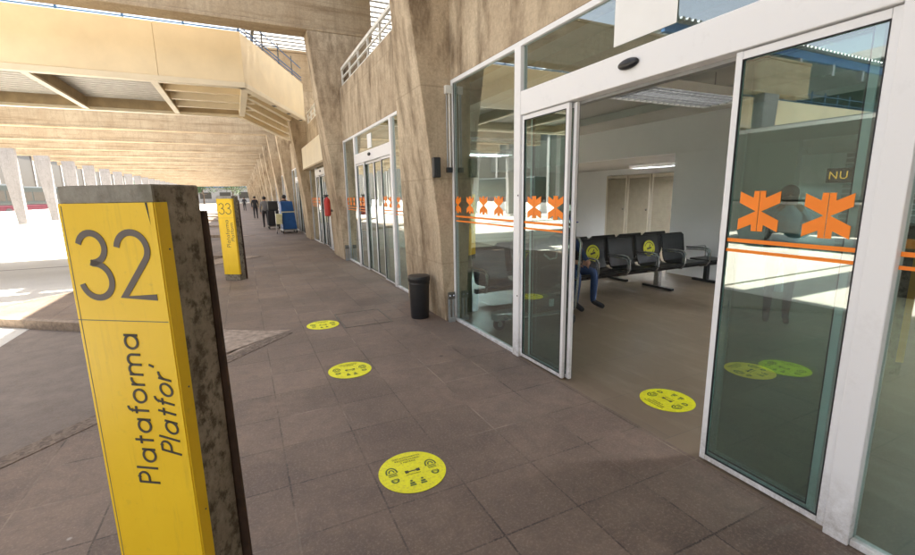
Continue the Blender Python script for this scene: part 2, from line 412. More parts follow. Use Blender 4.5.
MB().add([(-14.1, yA, -.116),(-2.8, yA, -.116),(-2.8, 15, -.116),(-14.1, 15, -.116)], [(0,1,2,3)]).build('sunlit_pale_lane', 'sunlit_pale_lane'); tag(bpy.data.objects['sunlit_pale_lane.001'], kind='structure')
kb = MB(); kt = MB()
def strip(mb, a, b, w0, z0, z1, off=0):
    a = Vector(a); b = Vector(b); d = (b-a).normalized(); nn = Vector((-d.y, d.x))
    q = [a+nn*off, a+nn*(off+w0), b+nn*(off+w0), b+nn*off]
    mb.prism([(p.x, p.y) for p in q], z0, z1)
for k in range(-3, 19):
    tk = Vector(TIP(k)).lerp(Vector(APX(k)), .22); strip(kb, tk, APX(k), .10, -.12, .003, -.045)
    if k > -3: strip(kt, APX(k-1), TIP(k), .15, .0005, .0045, -.16)
rp = MB()
for k in range(-2, 19):
    T0 = Vector(TIP(k)); A = T0.lerp(Vector(APX(k)), .30); Bq = T0.lerp(Vector(APX(k-1)), .22)
    rp.add([(T0.x, T0.y, .0025), (A.x, A.y, -.115), (Bq.x, Bq.y, -.115), ((T0.x+A.x)/2, (T0.y+A.y)/2, -.004), ((T0.x+Bq.x)/2, (T0.y+Bq.y)/2, -.004)], [(0,4,3),(3,4,2,1)])
rp.build('ramp', 'mortar_patch'); tag(bpy.data.objects['ramp'], kind='structure')
kb.build('kerb', 'kerb_stone'); kt.build('gravel_kerb_strip', 'gravel_kerb')
tag(bpy.data.objects['kerb'], kind='structure'); tag(bpy.data.objects['gravel_kerb_strip'], kind='structure')
MB().add([(.40,5.58,.005),(.02,5.29,.005),(-.30,5.04,.005),(-.36,5.16,.005),(-.05,5.50,.005),(.02,5.74,.005),(.12,5.66,.005)], [(0,6,4,1),(1,4,3,2),(6,5,4)]).build('mortar_patch', 'mortar_patch')
tag(bpy.data.objects['mortar_patch'], kind='structure')
MB().add([(2.335,-14,0),(13,-14,0),(13,yB,0),(2.335,yB,0)], [(0,1,2,3)]).build('terminal_floor', 'terminal_floor'); tag(bpy.data.objects['terminal_floor'], kind='structure')
MB().box((-26, yA, -.14), (-14.1, yB, 0)).build('opposite_pavement', 'sunlit_pale_lane'); tag(bpy.data.objects['opposite_pavement'], kind='structure')

# ================================================================== concrete portal frames
def frame_parts(root, opp=True, seed=0):
    # near pier: tapering fin whose outer edge leans towards the road
    zs = [0, 1.17, 2.46, 3.7, 5.33]; xs = [2.215, 2.15, 2.005, 1.845, 1.68]
    ts = [1.42, 1.36, 1.02, .62, .52]
    mb = MB(); V = []
    for z, x, t in zip(zs, xs, ts):
        xb = 2.60 if z < 4 else 3.2
        V += [(x, 0, z), (xb, 0, z), (xb, t, z), (x, t, z)]
    F = [(3,2,1,0)]
    for i in range(len(zs)-1):
        a = 4*i; F += [(a,a+1,a+5,a+4),(a+1,a+2,a+6,a+5),(a+2,a+3,a+7,a+6),(a+3,a,a+4,a+7)]
    a = 4*(len(zs)-1); F.append((a,a+1,a+2,a+3))
    pier = mb.add(V, F).build('pier', 'concrete', root, bevel=.012)
    bm_ = MB().box((3.2, 0.03, 5.415), (-17.2, .50, 6.6)).box((3.2, 0.0, 5.335), (-17.2, .53, 5.414)).box((3.2, .0, 6.601), (-17.2, .53, 6.68))
    bm_.build('beam', 'concrete_beam', root, bevel=.012)
    if opp:
        q = MB().extr([(-14.2,.01,0),(-14.2,.01,5.33),(-15.15,.01,5.33),(-14.7,.01,0)], (0,.42,0))
        q.build('pier', 'concrete_pale', root)
proto = thing('concrete_frame', 'x', 'concrete frame', (0, PY(0), 0), group='concrete portal frames along the platform')
frame_parts(proto)
def flabel(k):
    if k == 0: return 'nearest board-marked concrete frame, its leaning pier beside the black litter bin'
    if k == 1: return 'second concrete frame from the camera, its pier carrying the red fire extinguisher'
    if k == 2: return 'third concrete frame, leaning pier just past the beige footbridge'
    if k < 0: return 'concrete frame standing %s behind the viewpoint, seen only mirrored' % ['first', 'second', 'third'][-k-1]
    w_ = ['third','fourth','fifth','sixth','seventh','eighth','ninth','tenth','eleventh','twelfth','thirteenth','fourteenth','fifteenth','sixteenth','seventeenth','eighteenth','nineteenth','twentieth','twenty-first','twenty-second','twenty-third','twenty-fourth','twenty-fifth','last']
    return 'concrete portal frame, %s along the platform counting from the litter bin' % (['fourth']+w_[2:])[k-3]
proto['label'] = flabel(0)
for k in list(range(-3, 0))+list(range(1, 26)):
    dup(proto, (0, PY(k), 0), label=flabel(k))

# ================================================================== terminal building shell
B = thing('terminal_building', 'board-marked concrete terminal wall with beams over the glass entrances', 'building')
def wall(a, b, mat='concrete', name='wall'): return MB().box(a, b).build(name, mat, B)
wall((2.34, -.6-.65, 2.925), (2.62, 4.998, 6.6))
wall((2.34, -13, 0), (2.62, -1.27, 6.6))
MB().box((2.33, -70, 6.605), (-7, 1.8, 6.95)).build('platform_shade_roof', 'concrete', B)  # unseen roof added behind the camera to darken the concrete facing it
wall((2.34, 5.50, 2.925), (2.62, 11.248, 4.12), name='parapet')
for k in range(2, 25):
    wall((2.34, PY(k-1)+.5, 2.925), (2.62, PY(k)-.002, 4.12), name='parapet')
wall((7.9, 5, 3.1), (8.1, 160, 6.6), 'concrete', 'upper_wall')
MB().box((2.34, -70, 6.605), (13.5, 12.0, 8.1)).build('roof', 'concrete', B)
MB().box((2.34, 22.2, 6.605), (13.5, 160, 7.0)).build('roof', 'concrete', B)
MB().box((2.625, -13, 2.95), (13.3, 160, 3.1)).build('ceiling', 'ceiling_paint', B)
wall((13.0, -13, 0), (13.2, 160, 6.6), 'cream_wall')
wall((2.62, -13.2, 0), (13.2, -13.0, 6.6), 'cream_wall')
wall((7.5, 3.9, 0), (7.62, 6.0, 2.30), 'white_wall', 'partition_wall')
wall((7.5, -13, 2.302), (7.62, 12.99, 2.948), 'white_wall', 'bulkhead')
wall((7.622, -13, 2.302), (10.99, 12.99, 2.34), 'ceiling_paint', 'lowered_ceiling')
wall((2.62, 13.0, 0), (12.99, 13.15, 2.948), 'cream_wall', 'partition_wall')
wall((11.0, 11.34, 0), (11.15, 12.99, 2.30), 'white_wall', 'partition_wall')
wall((11.0, -12.9, 0), (11.15, 8.6, 2.30), 'white_wall', 'partition_wall')
wall((11.0, 8.6, 2.12), (11.15, 11.34, 2.30), 'white_wall', 'partition_wall')
for y in range(19, 150, 12): wall((5.5, y, 0), (5.6, y+11, 2.948), 'cream_wall', 'partition_wall')
# ceiling ducts
wall((2.9, -5, 2.78), (3.15, 12.9, 2.945), 'galvanised', 'duct')
wall((5.9, -5, 2.82), (6.05, 12.9, 2.945), 'ceiling_paint', 'duct')
# grey louvred cladding panels deeper inside seen through the right-hand door
cl = MB()
for i in range(7):
    x0 = -9+i*2.0
    for z in range(22):
        cl.box((10.94, x0, .10+z*.1), (10.985, x0+1.8, .17+z*.1))
cl.build('louvred_cladding', 'galvanised', B)
# louvred doors
for i in range(3):
    y1 = 11.33-i*.91; y0 = y1-.88
    d = MB(); d.box((10.97, y0, 0), (11.0, y0+.06, 2.1)).box((10.97, y1-.06, 0), (11.0, y1, 2.1)).box((10.97, y0+.06, 2.02), (11.0, y1-.06, 2.1)).box((10.97, y0+.06, 0), (11.0, y1-.06, .12))
    dd = d.build('door', 'cream_wall', B)
    l = MB()
    for z in range(36):
        l.hexa([(10.965, y0+.062, .13+z*.052), (10.97, y0+.062, .125+z*.052), (10.97, y1-.062, .125+z*.052), (10.965, y1-.062, .13+z*.052)],
               [(10.985, y0+.062, .178+z*.052), (10.99, y0+.062, .172+z*.052), (10.99, y1-.062, .172+z*.052), (10.985, y1-.062, .178+z*.052)])
    l.build('louvres', 'louver_wood', dd)
    MB().ball((10.945, y0+.10, 1.05), .03).build('handle', 'chrome', dd)
# railings on the parapets
def railing(y0, y1, label):
    t = thing('balcony_railing', label, 'railing', (2.42, 0, 4.12), group='balcony railings on the terminal')
    r = MB().bar((0, y0, .44), (0, y1, .44), .05, .06).bar((0, y0, .06), (0, y1, .06), .04, .05).bar((0, y0, .24), (0, y1, .24), .03, .03)
    r.build('rail', 'rail_white', t)
    n = 7
    for i in range(n+1):
        y = y0+.03+(y1-y0-.06)*i/n; MB().box((-.02, y-.02, 0), (.02, y+.02, .41)).build('post', 'rail_white', t)
railing(5.6, 11.24, 'white balcony railing above the second glass entrance')
railing(11.8, 17.4, 'white balcony railing beyond the second concrete pier, behind the footbridge end')

# ================================================================== glass entrances
EMB = [(.009,.52),(.14,.52),(.15,.345),(.5,.51),(.5,.215),(.07,0),(.5,-.215),(.5,-.51),(.15,-.345),(.14,-.52),(.009,-.52)]
def emblem(parent, x, y, z, wd=.185, ht=.185):
    mb = MB()
    for s in (1, -1):
        pts = [(x, y+s*a*wd, z+b*ht) for a, b in EMB]
        mb.extr(pts, (-.0015, 0, 0))
    return mb.build('emblem', 'orange_vinyl', parent)
def stripes(parent, x, y0, y1, wob=0):
    mb = MB()
    mb.add([(x, y0, 1.325), (x, y1, 1.325), (x, y1, 1.345), (x, y0, 1.345), (x-.001, y0, 1.325), (x-.001, y1, 1.325), (x-.001, y1, 1.345), (x-.001, y0, 1.345)], [(0,1,2,3),(4,5,6,7),(0,1,5,4),(3,2,6,7)])
    mb.add([(x, y0, 1.272), (x, y1, 1.272), (x, y1, 1.288), (x, y0, 1.288), (x-.001, y0, 1.272), (x-.001, y1, 1.272), (x-.001, y1, 1.288), (x-.001, y0, 1.288)], [(0,1,2,3),(4,5,6,7),(0,1,5,4),(3,2,6,7)])
    return mb.build('stripe', 'orange_vinyl', parent)
FZ = 2.92
def entrance(yL, pA, pB, yR, label, opened, detail=True, paper=None):
    """yL far end, pA / pB the two posts (far, near), yR near end"""
    t = thing('glass_entrance', label, 'glass entrance', (0, 0, 0), group='glazed entrances of the terminal')
    fr = MB(); W = 'frame_white'
    X0, X1 = 2.335, 2.395
    fr.box((X0, yL-.045, 0), (X1, yL, FZ)).box((X0, yR, 0), (X1, yR+.045, FZ))
    fr.box((X0+.001, yR+.046, FZ-.045), (X1-.001, yL-.046, FZ))
    fr.box((X0+.001, yR+.046, .002), (X1-.001, pB-.101, .035)).box((X0+.001, pA+.051, .002), (X1-.001, yL-.046, .035))
    fr.build('frame', W, t, bevel=.004)
    MB().box((X0-.012, pA-.05, 0), (X1, pA+.05, FZ-.046)).build('post', W, t, bevel=.005)
    MB().box((X0-.012, pB-.10, 0), (X1, pB-.002, FZ-.046)).build('post', W, t, bevel=.005)
    hd = MB().box((X0-.010, pB, 2.29), (X1+.03, pA-.052, 2.492)).build('header', W, t, bevel=.006)
    MB().box((X1+.031, pB, 2.27), (X1+.09, pA-.052, 2.33)).build('track', 'frame_grey', hd)
    ym = (pA+pB)/2
    for zz in (1.58, .62): MB().ball((X0-.013, pA-.03, zz), (.005, .008, .008), 8, 6).build('screw', 'rubber', t)
    MB().box((X0+.012, pA+.0505, .036), (X0+.020, pA+.0545, FZ-.047)).box((X0+.012, yL-.0495, .036), (X0+.020, yL-.0455, FZ-.047)).build('gasket', 'rubber', t)
    MB().ball((X0-.02, ym+.02, 2.405), (.028, .085, .034), 16, 10).build('sensor', 'black_plastic', hd, smooth=True)
    G = lambda y0, y1, z0, z1, x: MB().box((x, y0, z0), (x+.008, y1, z1)).build('glass_pane', 'glass', t)
    g1 = G(pA+.05, yL-.045, .035, FZ-.046, 2.362); g2 = G(yR+.045, pB-.10, .035, FZ-.046, 2.362); G(pB, pA-.05, 2.494, FZ-.046, 2.362)
    gA = 2.356
    def leaf(y0, y1, x, nm='door_leaf'):
        l = MB().box((x, y0, .015), (x+.03, y0+.035, 2.285)).box((x, y1-.035, .015), (x+.03, y1, 2.285)).box((x+.001, y0+.036, .016), (x+.029, y1-.036, .05)).box((x+.001, y0+.036, 2.245), (x+.029, y1-.036, 2.284))
        lo = l.build(nm, W, t, bevel=.003)
        MB().box((x+.011, y0+.035, .05), (x+.019, y1-.035, 2.245)).build('glass_pane', 'glass', lo)
        MB().box((x+.0305, y0+.004, .02), (x+.036, y0+.014, 2.28)).build('seal', 'rubber', lo)
        MB().box((x-.0015, y0+.035, .05), (x+.010, y0+.039, 2.245)).box((x-.0015, y1-.039, .05), (x+.010, y1-.035, 2.245)).box((x-.0015, y0+.040, .05), (x+.010, y1-.040, .054)).box((x-.0015, y0+.040, 2.241), (x+.010, y1-.040, 2.245)).build('gasket', 'rubber', lo)
        return lo
    w4 = (pA-.05-pB)/4
    L1 = leaf(pA-.05-w4, pA-.052, 2.345); L2 = leaf(pB+.002, pB+w4, 2.345)
    if opened:
        leaf(pA-.05-w4-.035, pA-.12, 2.392, 'sliding_leaf'); leaf(pB+.07, pB+w4+.03, 2.392, 'sliding_leaf')
    else:
        leaf(ym+.003, ym+w4+.03, 2.392, 'sliding_leaf'); leaf(ym-w4-.03, ym-.003, 2.392, 'sliding_leaf')
    if detail:
        y = yL-.10
        while y > pA+.2: emblem(t, gA+.005, y, 1.475, .17, .19); y -= .32
        emblem(L1, 2.354, pA-.05-w4*.30, 1.475, .20, .19); emblem(L1, 2.354, pA-.05-w4*.77, 1.475, .20, .19)
        emblem(L2, 2.354, pB+.462, 1.490, .195, .195); emblem(L2, 2.354, pB+.165, 1.478, .185, .195)
        y = pB-.26
        while y > yR+.1: emblem(t, gA+.005, y, 1.475, .17, .19); y -= .32
        stripes(t, gA+.005, pA+.052, yL-.046); stripes(L1, 2.354, pA-.05-w4+.037, pA-.09); stripes(L2, 2.354, pB+.038, pB+w4-.036); stripes(t, gA+.005, yR+.046, pB-.101)
    return t
entrance(4.995, 3.55, .91, -.60, 'nearest glass entrance with its sliding door standing open onto the waiting hall', True)
entrance(11.245, 10.05, 7.45, 5.70, 'second glass entrance with closed sliding doors past the litter bin', False)
entrance(17.49, 16.0, 13.7, 12.1, 'third glass entrance behind the second pier, under the beige box sign', False)
for k in range(3, 10):
    e = entrance(PY(k)-.01, PY(k)-1.4, PY(k)-4.0, PY(k-1)+.8, '%s glass entrance counting from the open door, mostly hidden by the piers' % ['fourth','fifth','sixth','seventh','eighth','ninth','tenth'][k-3], False, False)
t_ = MB().box((2.355, 1.94, 2.555), (2.358, 2.425, 2.868)).build('paper_notice', 'paper'); tag(t_, 'blank white sheet taped high on the glass over the open door', 'paper notice', 'white sheets on the transoms')
t_ = MB().box((2.355, 8.7, 2.53), (2.358, 9.0, 2.80)).build('paper_notice', 'paper'); tag(t_, 'white sheet on the transom glass of the second entrance', 'paper notice', 'white sheets on the transoms')

# beige box sign over bay 3
t = thing('box_sign', 'blank beige box fascia above the third entrance under the footbridge', 'box fascia', (2.1, 0, 2.60))
MB().box((0, 12.9, 0), (.22, 17.3, .72)).build('casing', 'beige_light', t, bevel=.02)
MB().box((-.01, 12.86, -.05), (.24, 17.34, 0)).build('trim', 'beige_brown', t)

# ================================================================== footbridge
F = thing('footbridge', 'beige steel footbridge crossing the road and bending into the terminal', 'footbridge', (0, 0, 0))
N = [(-34, 12.57), (.32, 12.57), (2.3, 17.2)]; Fa = [(-34, 17.18), (.19, 17.18), (2.3, 23.2)]
def fascia(a, b, off, z0, z1, th, mat, name, seams=True):
    a = Vector(a); b = Vector(b); d = (b-a).normalized(); nn = Vector((-d.y, d.x))*off; q = Vector((-d.y, d.x))*th
    MBx = MB().prism([tuple(a+nn), tuple(b+nn), tuple(b+nn+q), tuple(a+nn+q)], z0, z1)
    return MBx.build(name, mat, F, bevel=.008)
# near fascia in panels with fine seams, lower flange proud
segs = [(-34, -20), (-19.995, -12), (-11.995, -6), (-5.995, -1.45), (-1.445, .318)]
for a, b in segs: fascia((a, 12.57), (b, 12.57), 0, 4.375, 5.52, .09, 'beige_paint', 'fascia_panel')
fascia(N[1], N[2], 0, 4.375, 5.52, .09, 'beige_paint', 'fascia_panel')
fascia((-34, 12.545), (.33, 12.545), 0, 4.25, 4.372, .20, 'beige_light', 'lower_flange')
fascia((.335, 12.55), (2.32, 17.18), 0, 4.25, 4.372, .20, 'beige_light', 'lower_flange')
fascia(Fa[0], Fa[1], -.09, 4.34, 5.52, .09, 'beige_brown', 'fascia_panel'); fascia(Fa[1], Fa[2], -.09, 4.34, 5.52, .09, 'beige_paint', 'fascia_panel')
fascia((-34, 17.18), (.17, 17.18), -.10, 4.25, 4.337, .2, 'beige_light', 'lower_flange'); fascia((.2, 17.2), (2.3, 23.2), -.10, 4.25, 4.337, .2, 'beige_light', 'lower_flange')
# corrugated soffit
def corr(x0, x1, y0, y1, z, name, parent, mat, pitch=.16, dep=.035, along='x', th=.01):
    mb = MB(); prof = []
    L = (y1-y0) if along == 'x' else (x1-x0); n = int(L/pitch)
    for i in range(n):
        for u, h in ((0, 0), (.3, 0), (.42, 1), (.82, 1), (.95, 0)): prof.append(((i+u)*pitch, h*dep))
    vs = []
    for s, h in prof:
        if along == 'x': vs += [(x0, y0+s, z+h), (x1, y0+s, z+h)]
        else: vs += [(x0+s, y0, z+h), (x0+s, y1, z+h)]
    fs = [(2*i, 2*i+1, 2*i+3, 2*i+2) for i in range(len(prof)-1)]
    nV = len(vs); vs += [(a, b, c+th) for a, b, c in vs]; fs += [tuple(nV+q for q in reversed(f)) for f in fs]
    k = len(prof)-1; fs += [(0,1,nV+1,nV),(2*k,2*k+1,nV+2*k+1,nV+2*k)]
    for i in range(k): fs += [(2*i, 2*i+2, nV+2*i+2, nV+2*i), (2*i+1, 2*i+3, nV+2*i+3, nV+2*i+1)]
    return mb.add(vs, fs).build(name, mat, parent)
corr(-34, -1.5, 12.68, 17.07, 4.60, 'corrugated_deck', F, 'deck_metal', .24, .075)
for i in range(13):
    x = -1.57-2.28*i
    MB().box((x-.07, 12.75, 4.252), (x+.07, 16.96, 4.30)).build('cross_beam', 'beige_light', F)
    MB().box((x-.035, 12.75, 4.302), (x+.035, 16.96, 4.59)).build('beam_web', 'beige_brown', F)
MB().box((-1.5, 12.68, 4.56), (.25, 17.07, 4.60)).build('soffit_panel', 'beige_paint', F)
for y in (13.7, 14.8, 15.9): MB().box((-1.49, y, 4.30), (.6, y+.12, 4.555)).build('stringer', 'beige_light' if y > 14 else 'beige_paint', F)
so_ = MB().prism([(.3, 12.7), (2.3, 17.3), (2.3, 22.9), (.25, 17.0)], 4.50, 4.54).build('soffit_panel', 'beige_paint', F)
for q in (.25, .5, .75):
    a = Vector(N[1]).lerp(Vector(Fa[1]), q); b = Vector(N[2]).lerp(Vector(Fa[2]), q)
    MB().bar((a.x, a.y, 4.39), (b.x, b.y, 4.39), .11, .2).build('stringer', 'beige_light', F)
MB().bar((.32, 12.9, 4.35), (.26, 16.9, 4.35), .16, .18).build('cross_beam', 'beige_light', F)
for i in range(3):   # little dark fixing slots on the flange
    p = Vector((1.2, 14.7)).lerp(Vector((2.2, 17.0)), i/2.0)
    MB().bar((p.x-.12, p.y-.1, 4.246), (p.x-.05, p.y+.06, 4.246), .10, .006).build('slot', 'rubber', F)
rb = MB()
for z in (5.60, 5.69, 6.0): rb.tube([(-34, 12.75, z), (.35, 12.75, z)], .016, 6).tube([(.35, 12.75, z), (2.25, 17.1, z)], .016, 6)
for z in (5.70, 5.85, 6.15): rb.tube([(-34, 17.0, z), (.2, 17.0, z)], .016, 6)
rb.build('handrail', 'blue_paint', F)
for i in range(22):
    x = .30-1.15*i; MB().box((x-.022, 12.73, 5.52), (x+.022, 12.77, 6.17)).build('rail_post', 'blue_paint', F)
for i in range(3):
    p = Vector(N[1]).lerp(Vector(N[2]), .3+.25*i); MB().box((p.x-.04, p.y+.1, 5.52), (p.x, p.y+.14, 6.17)).build('rail_post', 'steel_dark', F)
MB().box((-34, 12.70, 5.40), (.3, 17.0, 5.46)).build('walkway', 'deck_metal', F)

# skylight roof of translucent sheets beyond the second frame
K = thing('skylight_roof', 'white translucent slatted roof over the terrace beyond the footbridge', 'skylight roof')
rs = MB(); pur = MB()
y = 12.2
while y < 22.1:
    rs.box((.5, y, 7.0), (9.5, y+.30, 7.02)); pur.box((.5, y+.31, 6.97), (9.5, y+.36, 7.04)); y += .37
rs.build('roof_sheet', 'roof_sheet', K); pur.build('purlins', 'steel_dark', K)
for x in (.8, 2.9, 5.0, 7.4): MB().box((x-.04, 12.0, 6.78), (x+.04, 22.2, 6.965)).build('rafter', 'steel_dark', K)

# canopy over the opposite platform (seen in the door glass); its reach over the road is added for shade
O = thing('opposite_canopy', 'corrugated metal canopy on steel girders over the opposite platform', 'canopy')
for (ya, yb) in ((11.6, 26),):
    corr(-30, -9.0, ya, yb, 7.45, 'roof_sheet', O, 'roof_metal', .30, .09, 'y', .012)
    MB().box((-30, ya+.25, 7.08), (-9.1, ya+.40, 7.42)).build('girder', 'blue_paint', O)
    for i in range(7):
        x = -9.6-i*2.6; MB().box((x-.08, ya+.2, 6.605), (x+.08, ya+.45, 7.075)).build('stub_column', 'galvanised', O)

# opposite platform: low white wall and kiosks
W_ = MB().box((-17.3, 20, 0), (-17.1, 110, .85)).build('low_wall', 'white_paint'); tag(W_, 'low white wall behind the far row of concrete piers', 'low wall')
def kiosk(x, y, lab, band):
    t = thing('kiosk', lab, 'kiosk', (x, y, 0), group='kiosks on the opposite platform')
    MB().box((0, 0, 0), (-2.6, 4.2, 2.6)).build('wall', 'shop_dark', t)
    MB().box((.1, -.1, 2.62), (-2.7, 4.3, 2.85)).build('roof', 'shop_dark', t); MB().box((.105, .8, 2.66), (.102, 2.6, 2.80)).build('band', band, t)
    MB().box((.012, .3, 1.0), (.002, 3.9, 2.1)).build('window', 'glass', t)
    MB().box((.35, .2, .95), (.01, 4.0, 1.0)).build('counter', 'white_paint', t)
kiosk(-18.2, 13.6, 'dark kiosk with a small white sign band mirrored in the left-hand door', 'white_paint')

# ================================================================== platform signs
GL = {}
GL['P'] = ([[(0,0),(0,1.6)], [(0,1.55),(.38,1.55)]+arc(.38,1.17,.38,90,-90,12)+[(0,.79)]], 1.02)
GL['l'] = ([[(0,0),(0,1.65)]], .36)
GL['a'] = ([arc(.5,.5,.46,0,360,24), [(.96,1.0),(.96,0)]], 1.30)
GL['t'] = ([[(.28,0),(.28,1.4)], [(0,.95),(.58,.95)]], .74)
GL['f'] = ([[(.22,0),(.22,1.25)]+arc(.50,1.25,.28,180,85,8), [(0,.95),(.52,.95)]], .68)
GL['o'] = ([arc(.5,.5,.46,0,360,24)], 1.22)
GL['r'] = ([[(0,0),(0,1.0)], arc(.42,.52,.42,180,80,10)], .62)
GL['m'] = ([[(0,0),(0,1.0)], arc(.35,.62,.35,180,0,12)+[(.70,0)], arc(1.05,.62,.35,180,0,12)+[(1.40,0)]], 1.68)
GL["'"] = ([[(.05,1.25),(.12,1.62)]], .2)
GL['3'] = ([arc(.50,1.50,.42,165,-78,18)+[(.42,1.06)], [(.40,1.085)]+arc(.50,.55,.50,92,-168,22)], 1.22)
GL['2'] = ([arc(.52,1.45,.48,172,-38,18)+[(.06,.085),(1.10,.085)]], 1.2)
def stroke_text(name, body, s, wd, mat, parent, T, italic=0, track=0):
    mb = MB(); x = 0
    for ch in body:
        g, adv = GL[ch]
        for pl in g:
            mb.ribbon([((x+px+italic*py)*s, py*s) for px, py in pl], wd, T)
        x += adv+track
    return mb.build(name, mat, parent)
def platform_sign(x, y, num, label):
    t = thing('platform_sign', label, 'platform sign', (x, y, 0), -R(34), group='yellow platform signs')
    b = MB().box((.008, .008, 0), (.322, .20, 1.645)).build('concrete_post', 'concrete_weathered', t, bevel=.006)
    MB().box((.006, .004, 1.5935), (.324, .012, 1.643)).build('post_face', 'concrete_cap', t)
    # folded yellow sheet: front with returns on both sides
    y_ = MB().box((0, 0, .12), (.326, .003, 1.592)).box((-.001, .0032, .12), (.0055, .05, 1.592)).box((.3245, .0032, .12), (.330, .05, 1.592))
    ys = y_.build('yellow_panel', 'yellow_paint', t, bevel=.0012)
    MB().box((.0, -.0006, 1.2262), (.322, 0, 1.2285)).build('seam', 'sign_grey', ys)
    MB().box((.010, -.0005, .12), (.0125, 0, 1.585)).build('seam', 'sign_grey', ys)
    # tear at the upper right of the panel
    MB().add([(.300, -.0006, 1.5915), (.3075, -.0006, 1.5915), (.3100, -.0006, 1.525)], [(0,1,2)]).build('tear', 'rubber', ys)
    for z in (.55, 1.0, 1.45): MB().ball((.3302, .035, z), .003, 8, 6).build('rivet', 'steel_dark', ys)
    MB().add([(.285,.205,0),(.352,.205,0),(.332,.205,1.56),(.285,.205,1.56),(.285,.217,0),(.352,.217,0),(.332,.217,1.56),(.285,.217,1.56)],
             [(0,1,2,3),(4,5,6,7),(0,1,5,4),(1,2,6,5),(2,3,7,6),(3,0,4,7)]).build('back_board', 'rust_board', t)
    dg = 'sign_grey' if num == '32' else 'sign_dark'
    wd = .0195 if num == '32' else .013
    for i, ch in enumerate(num):
        T = lambda a, b, h, o=(.040+i*.138): Vector((o+a, -.0008-h, 1.296+b))
        mb = MB()
        for pl in GL[ch][0]: mb.ribbon([(px*.108, py*.108) for px, py in pl], wd, T)
        mb.build('numeral', dg, ys)
    T = lambda a, b, h: Vector((.205-b, -.0008-h, .664+a))
    stroke_text('lettering', 'Plataforma', .048, .0076, 'sign_dark', ys, T, 0, .10)
    T = lambda a, b, h: Vector((.302-b, -.0008-h, .775+a))
    stroke_text('lettering', "Platfor'" if num == '32' else 'Platform', .044, .0070, 'sign_dark', ys, T, .22, .09)
    return t
platform_sign(-.508, 1.75, '32', 'yellow Plataforma 32 sign on a mossy concrete post in the left foreground')
platform_sign(-.455, 9.75, '33', 'smaller-looking yellow sign numbered 33 farther down the platform')
platform_sign(-.455, 17.6, '33', 'distant yellow platform sign behind sign 33') if False else None

# ================================================================== floor stickers
def sole(mb, T, cx, cy, ang, s, flip=1):
    c, sn = math.cos(ang), math.sin(ang)
    def TT(a, b, h): 
        a *= flip; return T(cx+(a*c-b*sn)*s, cy+(a*sn+b*c)*s, h)
    mb.ribbon([(x, y) for x, y in arc(0, .55, .42, -10, 190, 14, .62)], .13, TT, .0006)
    mb.ribbon([(x, y) for x, y in arc(0, .55, .20, 0, 180, 8, .34)], .12, TT, .0006)
    for k in range(3): mb.ribbon([(-.34, .40-k*.16), (.34, .40-k*.16)], .07, TT, .0006)
    mb.ribbon(arc(0, -.42, .27, 180, 360, 10, .36), .14, TT, .0006)
    mb.ribbon([(-.27, -.36), (.27, -.36)], .08, TT, .0006); mb.ribbon([(-.2, -.5), (.2, -.5)], .06, TT, .0006)
def sticker(x, y, rot, label, r=.198, z=.0, tilt=None):
    t = thing('floor_sticker', label, 'floor sticker', (x, y, z), rot, group='yellow distancing stickers on the ground')
    MB().lathe([(r, .0015), (r, .0032)], seg=48).build('disc', 'yellow_vinyl', t)
    sticker_print(t, r, lambda a, b, h: Vector((a, b, .0035+h)))
    return t
def sticker_print(t, r, T, small=False):
    k = r/.2
    T2 = lambda a, b, h: T(a*k, b*k, h)
    mb = MB(); sole(mb, T2, -.118, -.014, R(2), .074); mb.build('shoe_print', 'print_green', t)
    mb = MB(); sole(mb, T2, .122, -.020, R(2), .074); mb.build('shoe_print', 'print_green', t)
    mb = MB(); mb.ribbon([(-.03, .0), (.03, .0)], .010, T2, .0006)
    for s in (-1, 1): 
        mb.ribbon([(s*.024, 0), (s*.030, 0), (s*.045, 0)], .026, T2, .0007)
    mb.build('distance_mark', 'print_dark', t)
    for s in (-1, 1):
        mb = MB(); mb.ribbon(arc(s*.032, -.088, .004, 0, 360, 8), .008, T2, .0006); mb.ribbon([(s*.032-.014, -.110), (s*.032+.014, -.110)], .016, T2, .0006); mb.ribbon([(s*.032-.018, -.128), (s*.032+.018, -.128)], .012, T2, .0006)
        mb.build('person_icon', 'print_green', t)
    if not small:
        for i, (b, y) in enumerate((('DISTANCIAMENTO', .140), ('RECOMENDADO', .116), ('2 METROS', .092))):
            text_mesh('lettering', b, .019*k, 'print_dark', t, lambda a, q, h, yy=y: T(a, q+yy*k, h), spacing=1.1)
        text_mesh('lettering', 'DISTANCIAMENTO', .010*k, 'print_dark', t, lambda a, q, h: T(a, q-.032*k, h))
sticker(.752, 2.235, R(-3), 'nearest yellow footprint sticker on the brown paving, larger in view than the rest')
sticker(.758, 3.956, R(-3), 'middle yellow footprint sticker on the platform paving')
sticker(.772, 5.597, R(-1), 'small far yellow footprint sticker beside the metal access cover')
sticker(2.83, 2.178, R(88), 'yellow footprint sticker lying in the open doorway')
sticker(4.29, 2.124, R(-84), 'yellow footprint sticker inside the hall seen through the right door glass')
# access cover
t = thing('access_cover', 'square paved access cover with a dark metal rim near the far sticker', 'access cover', (1.30, 5.68, 0))
MB().box((-.29, -.34, .001), (.29, .34, .003)).build('lid', 'paving', t)
r_ = MB(); r_.box((-.30, -.36, .0005), (.30, -.345, .0045)).box((-.30, .345, .0005), (.30, .36, .0045)).box((-.31, -.36, .0005), (-.295, .36, .0045)).box((.295, -.36, .0005), (.31, .36, .0045))
r_.build('rim', 'steel_dark', t)

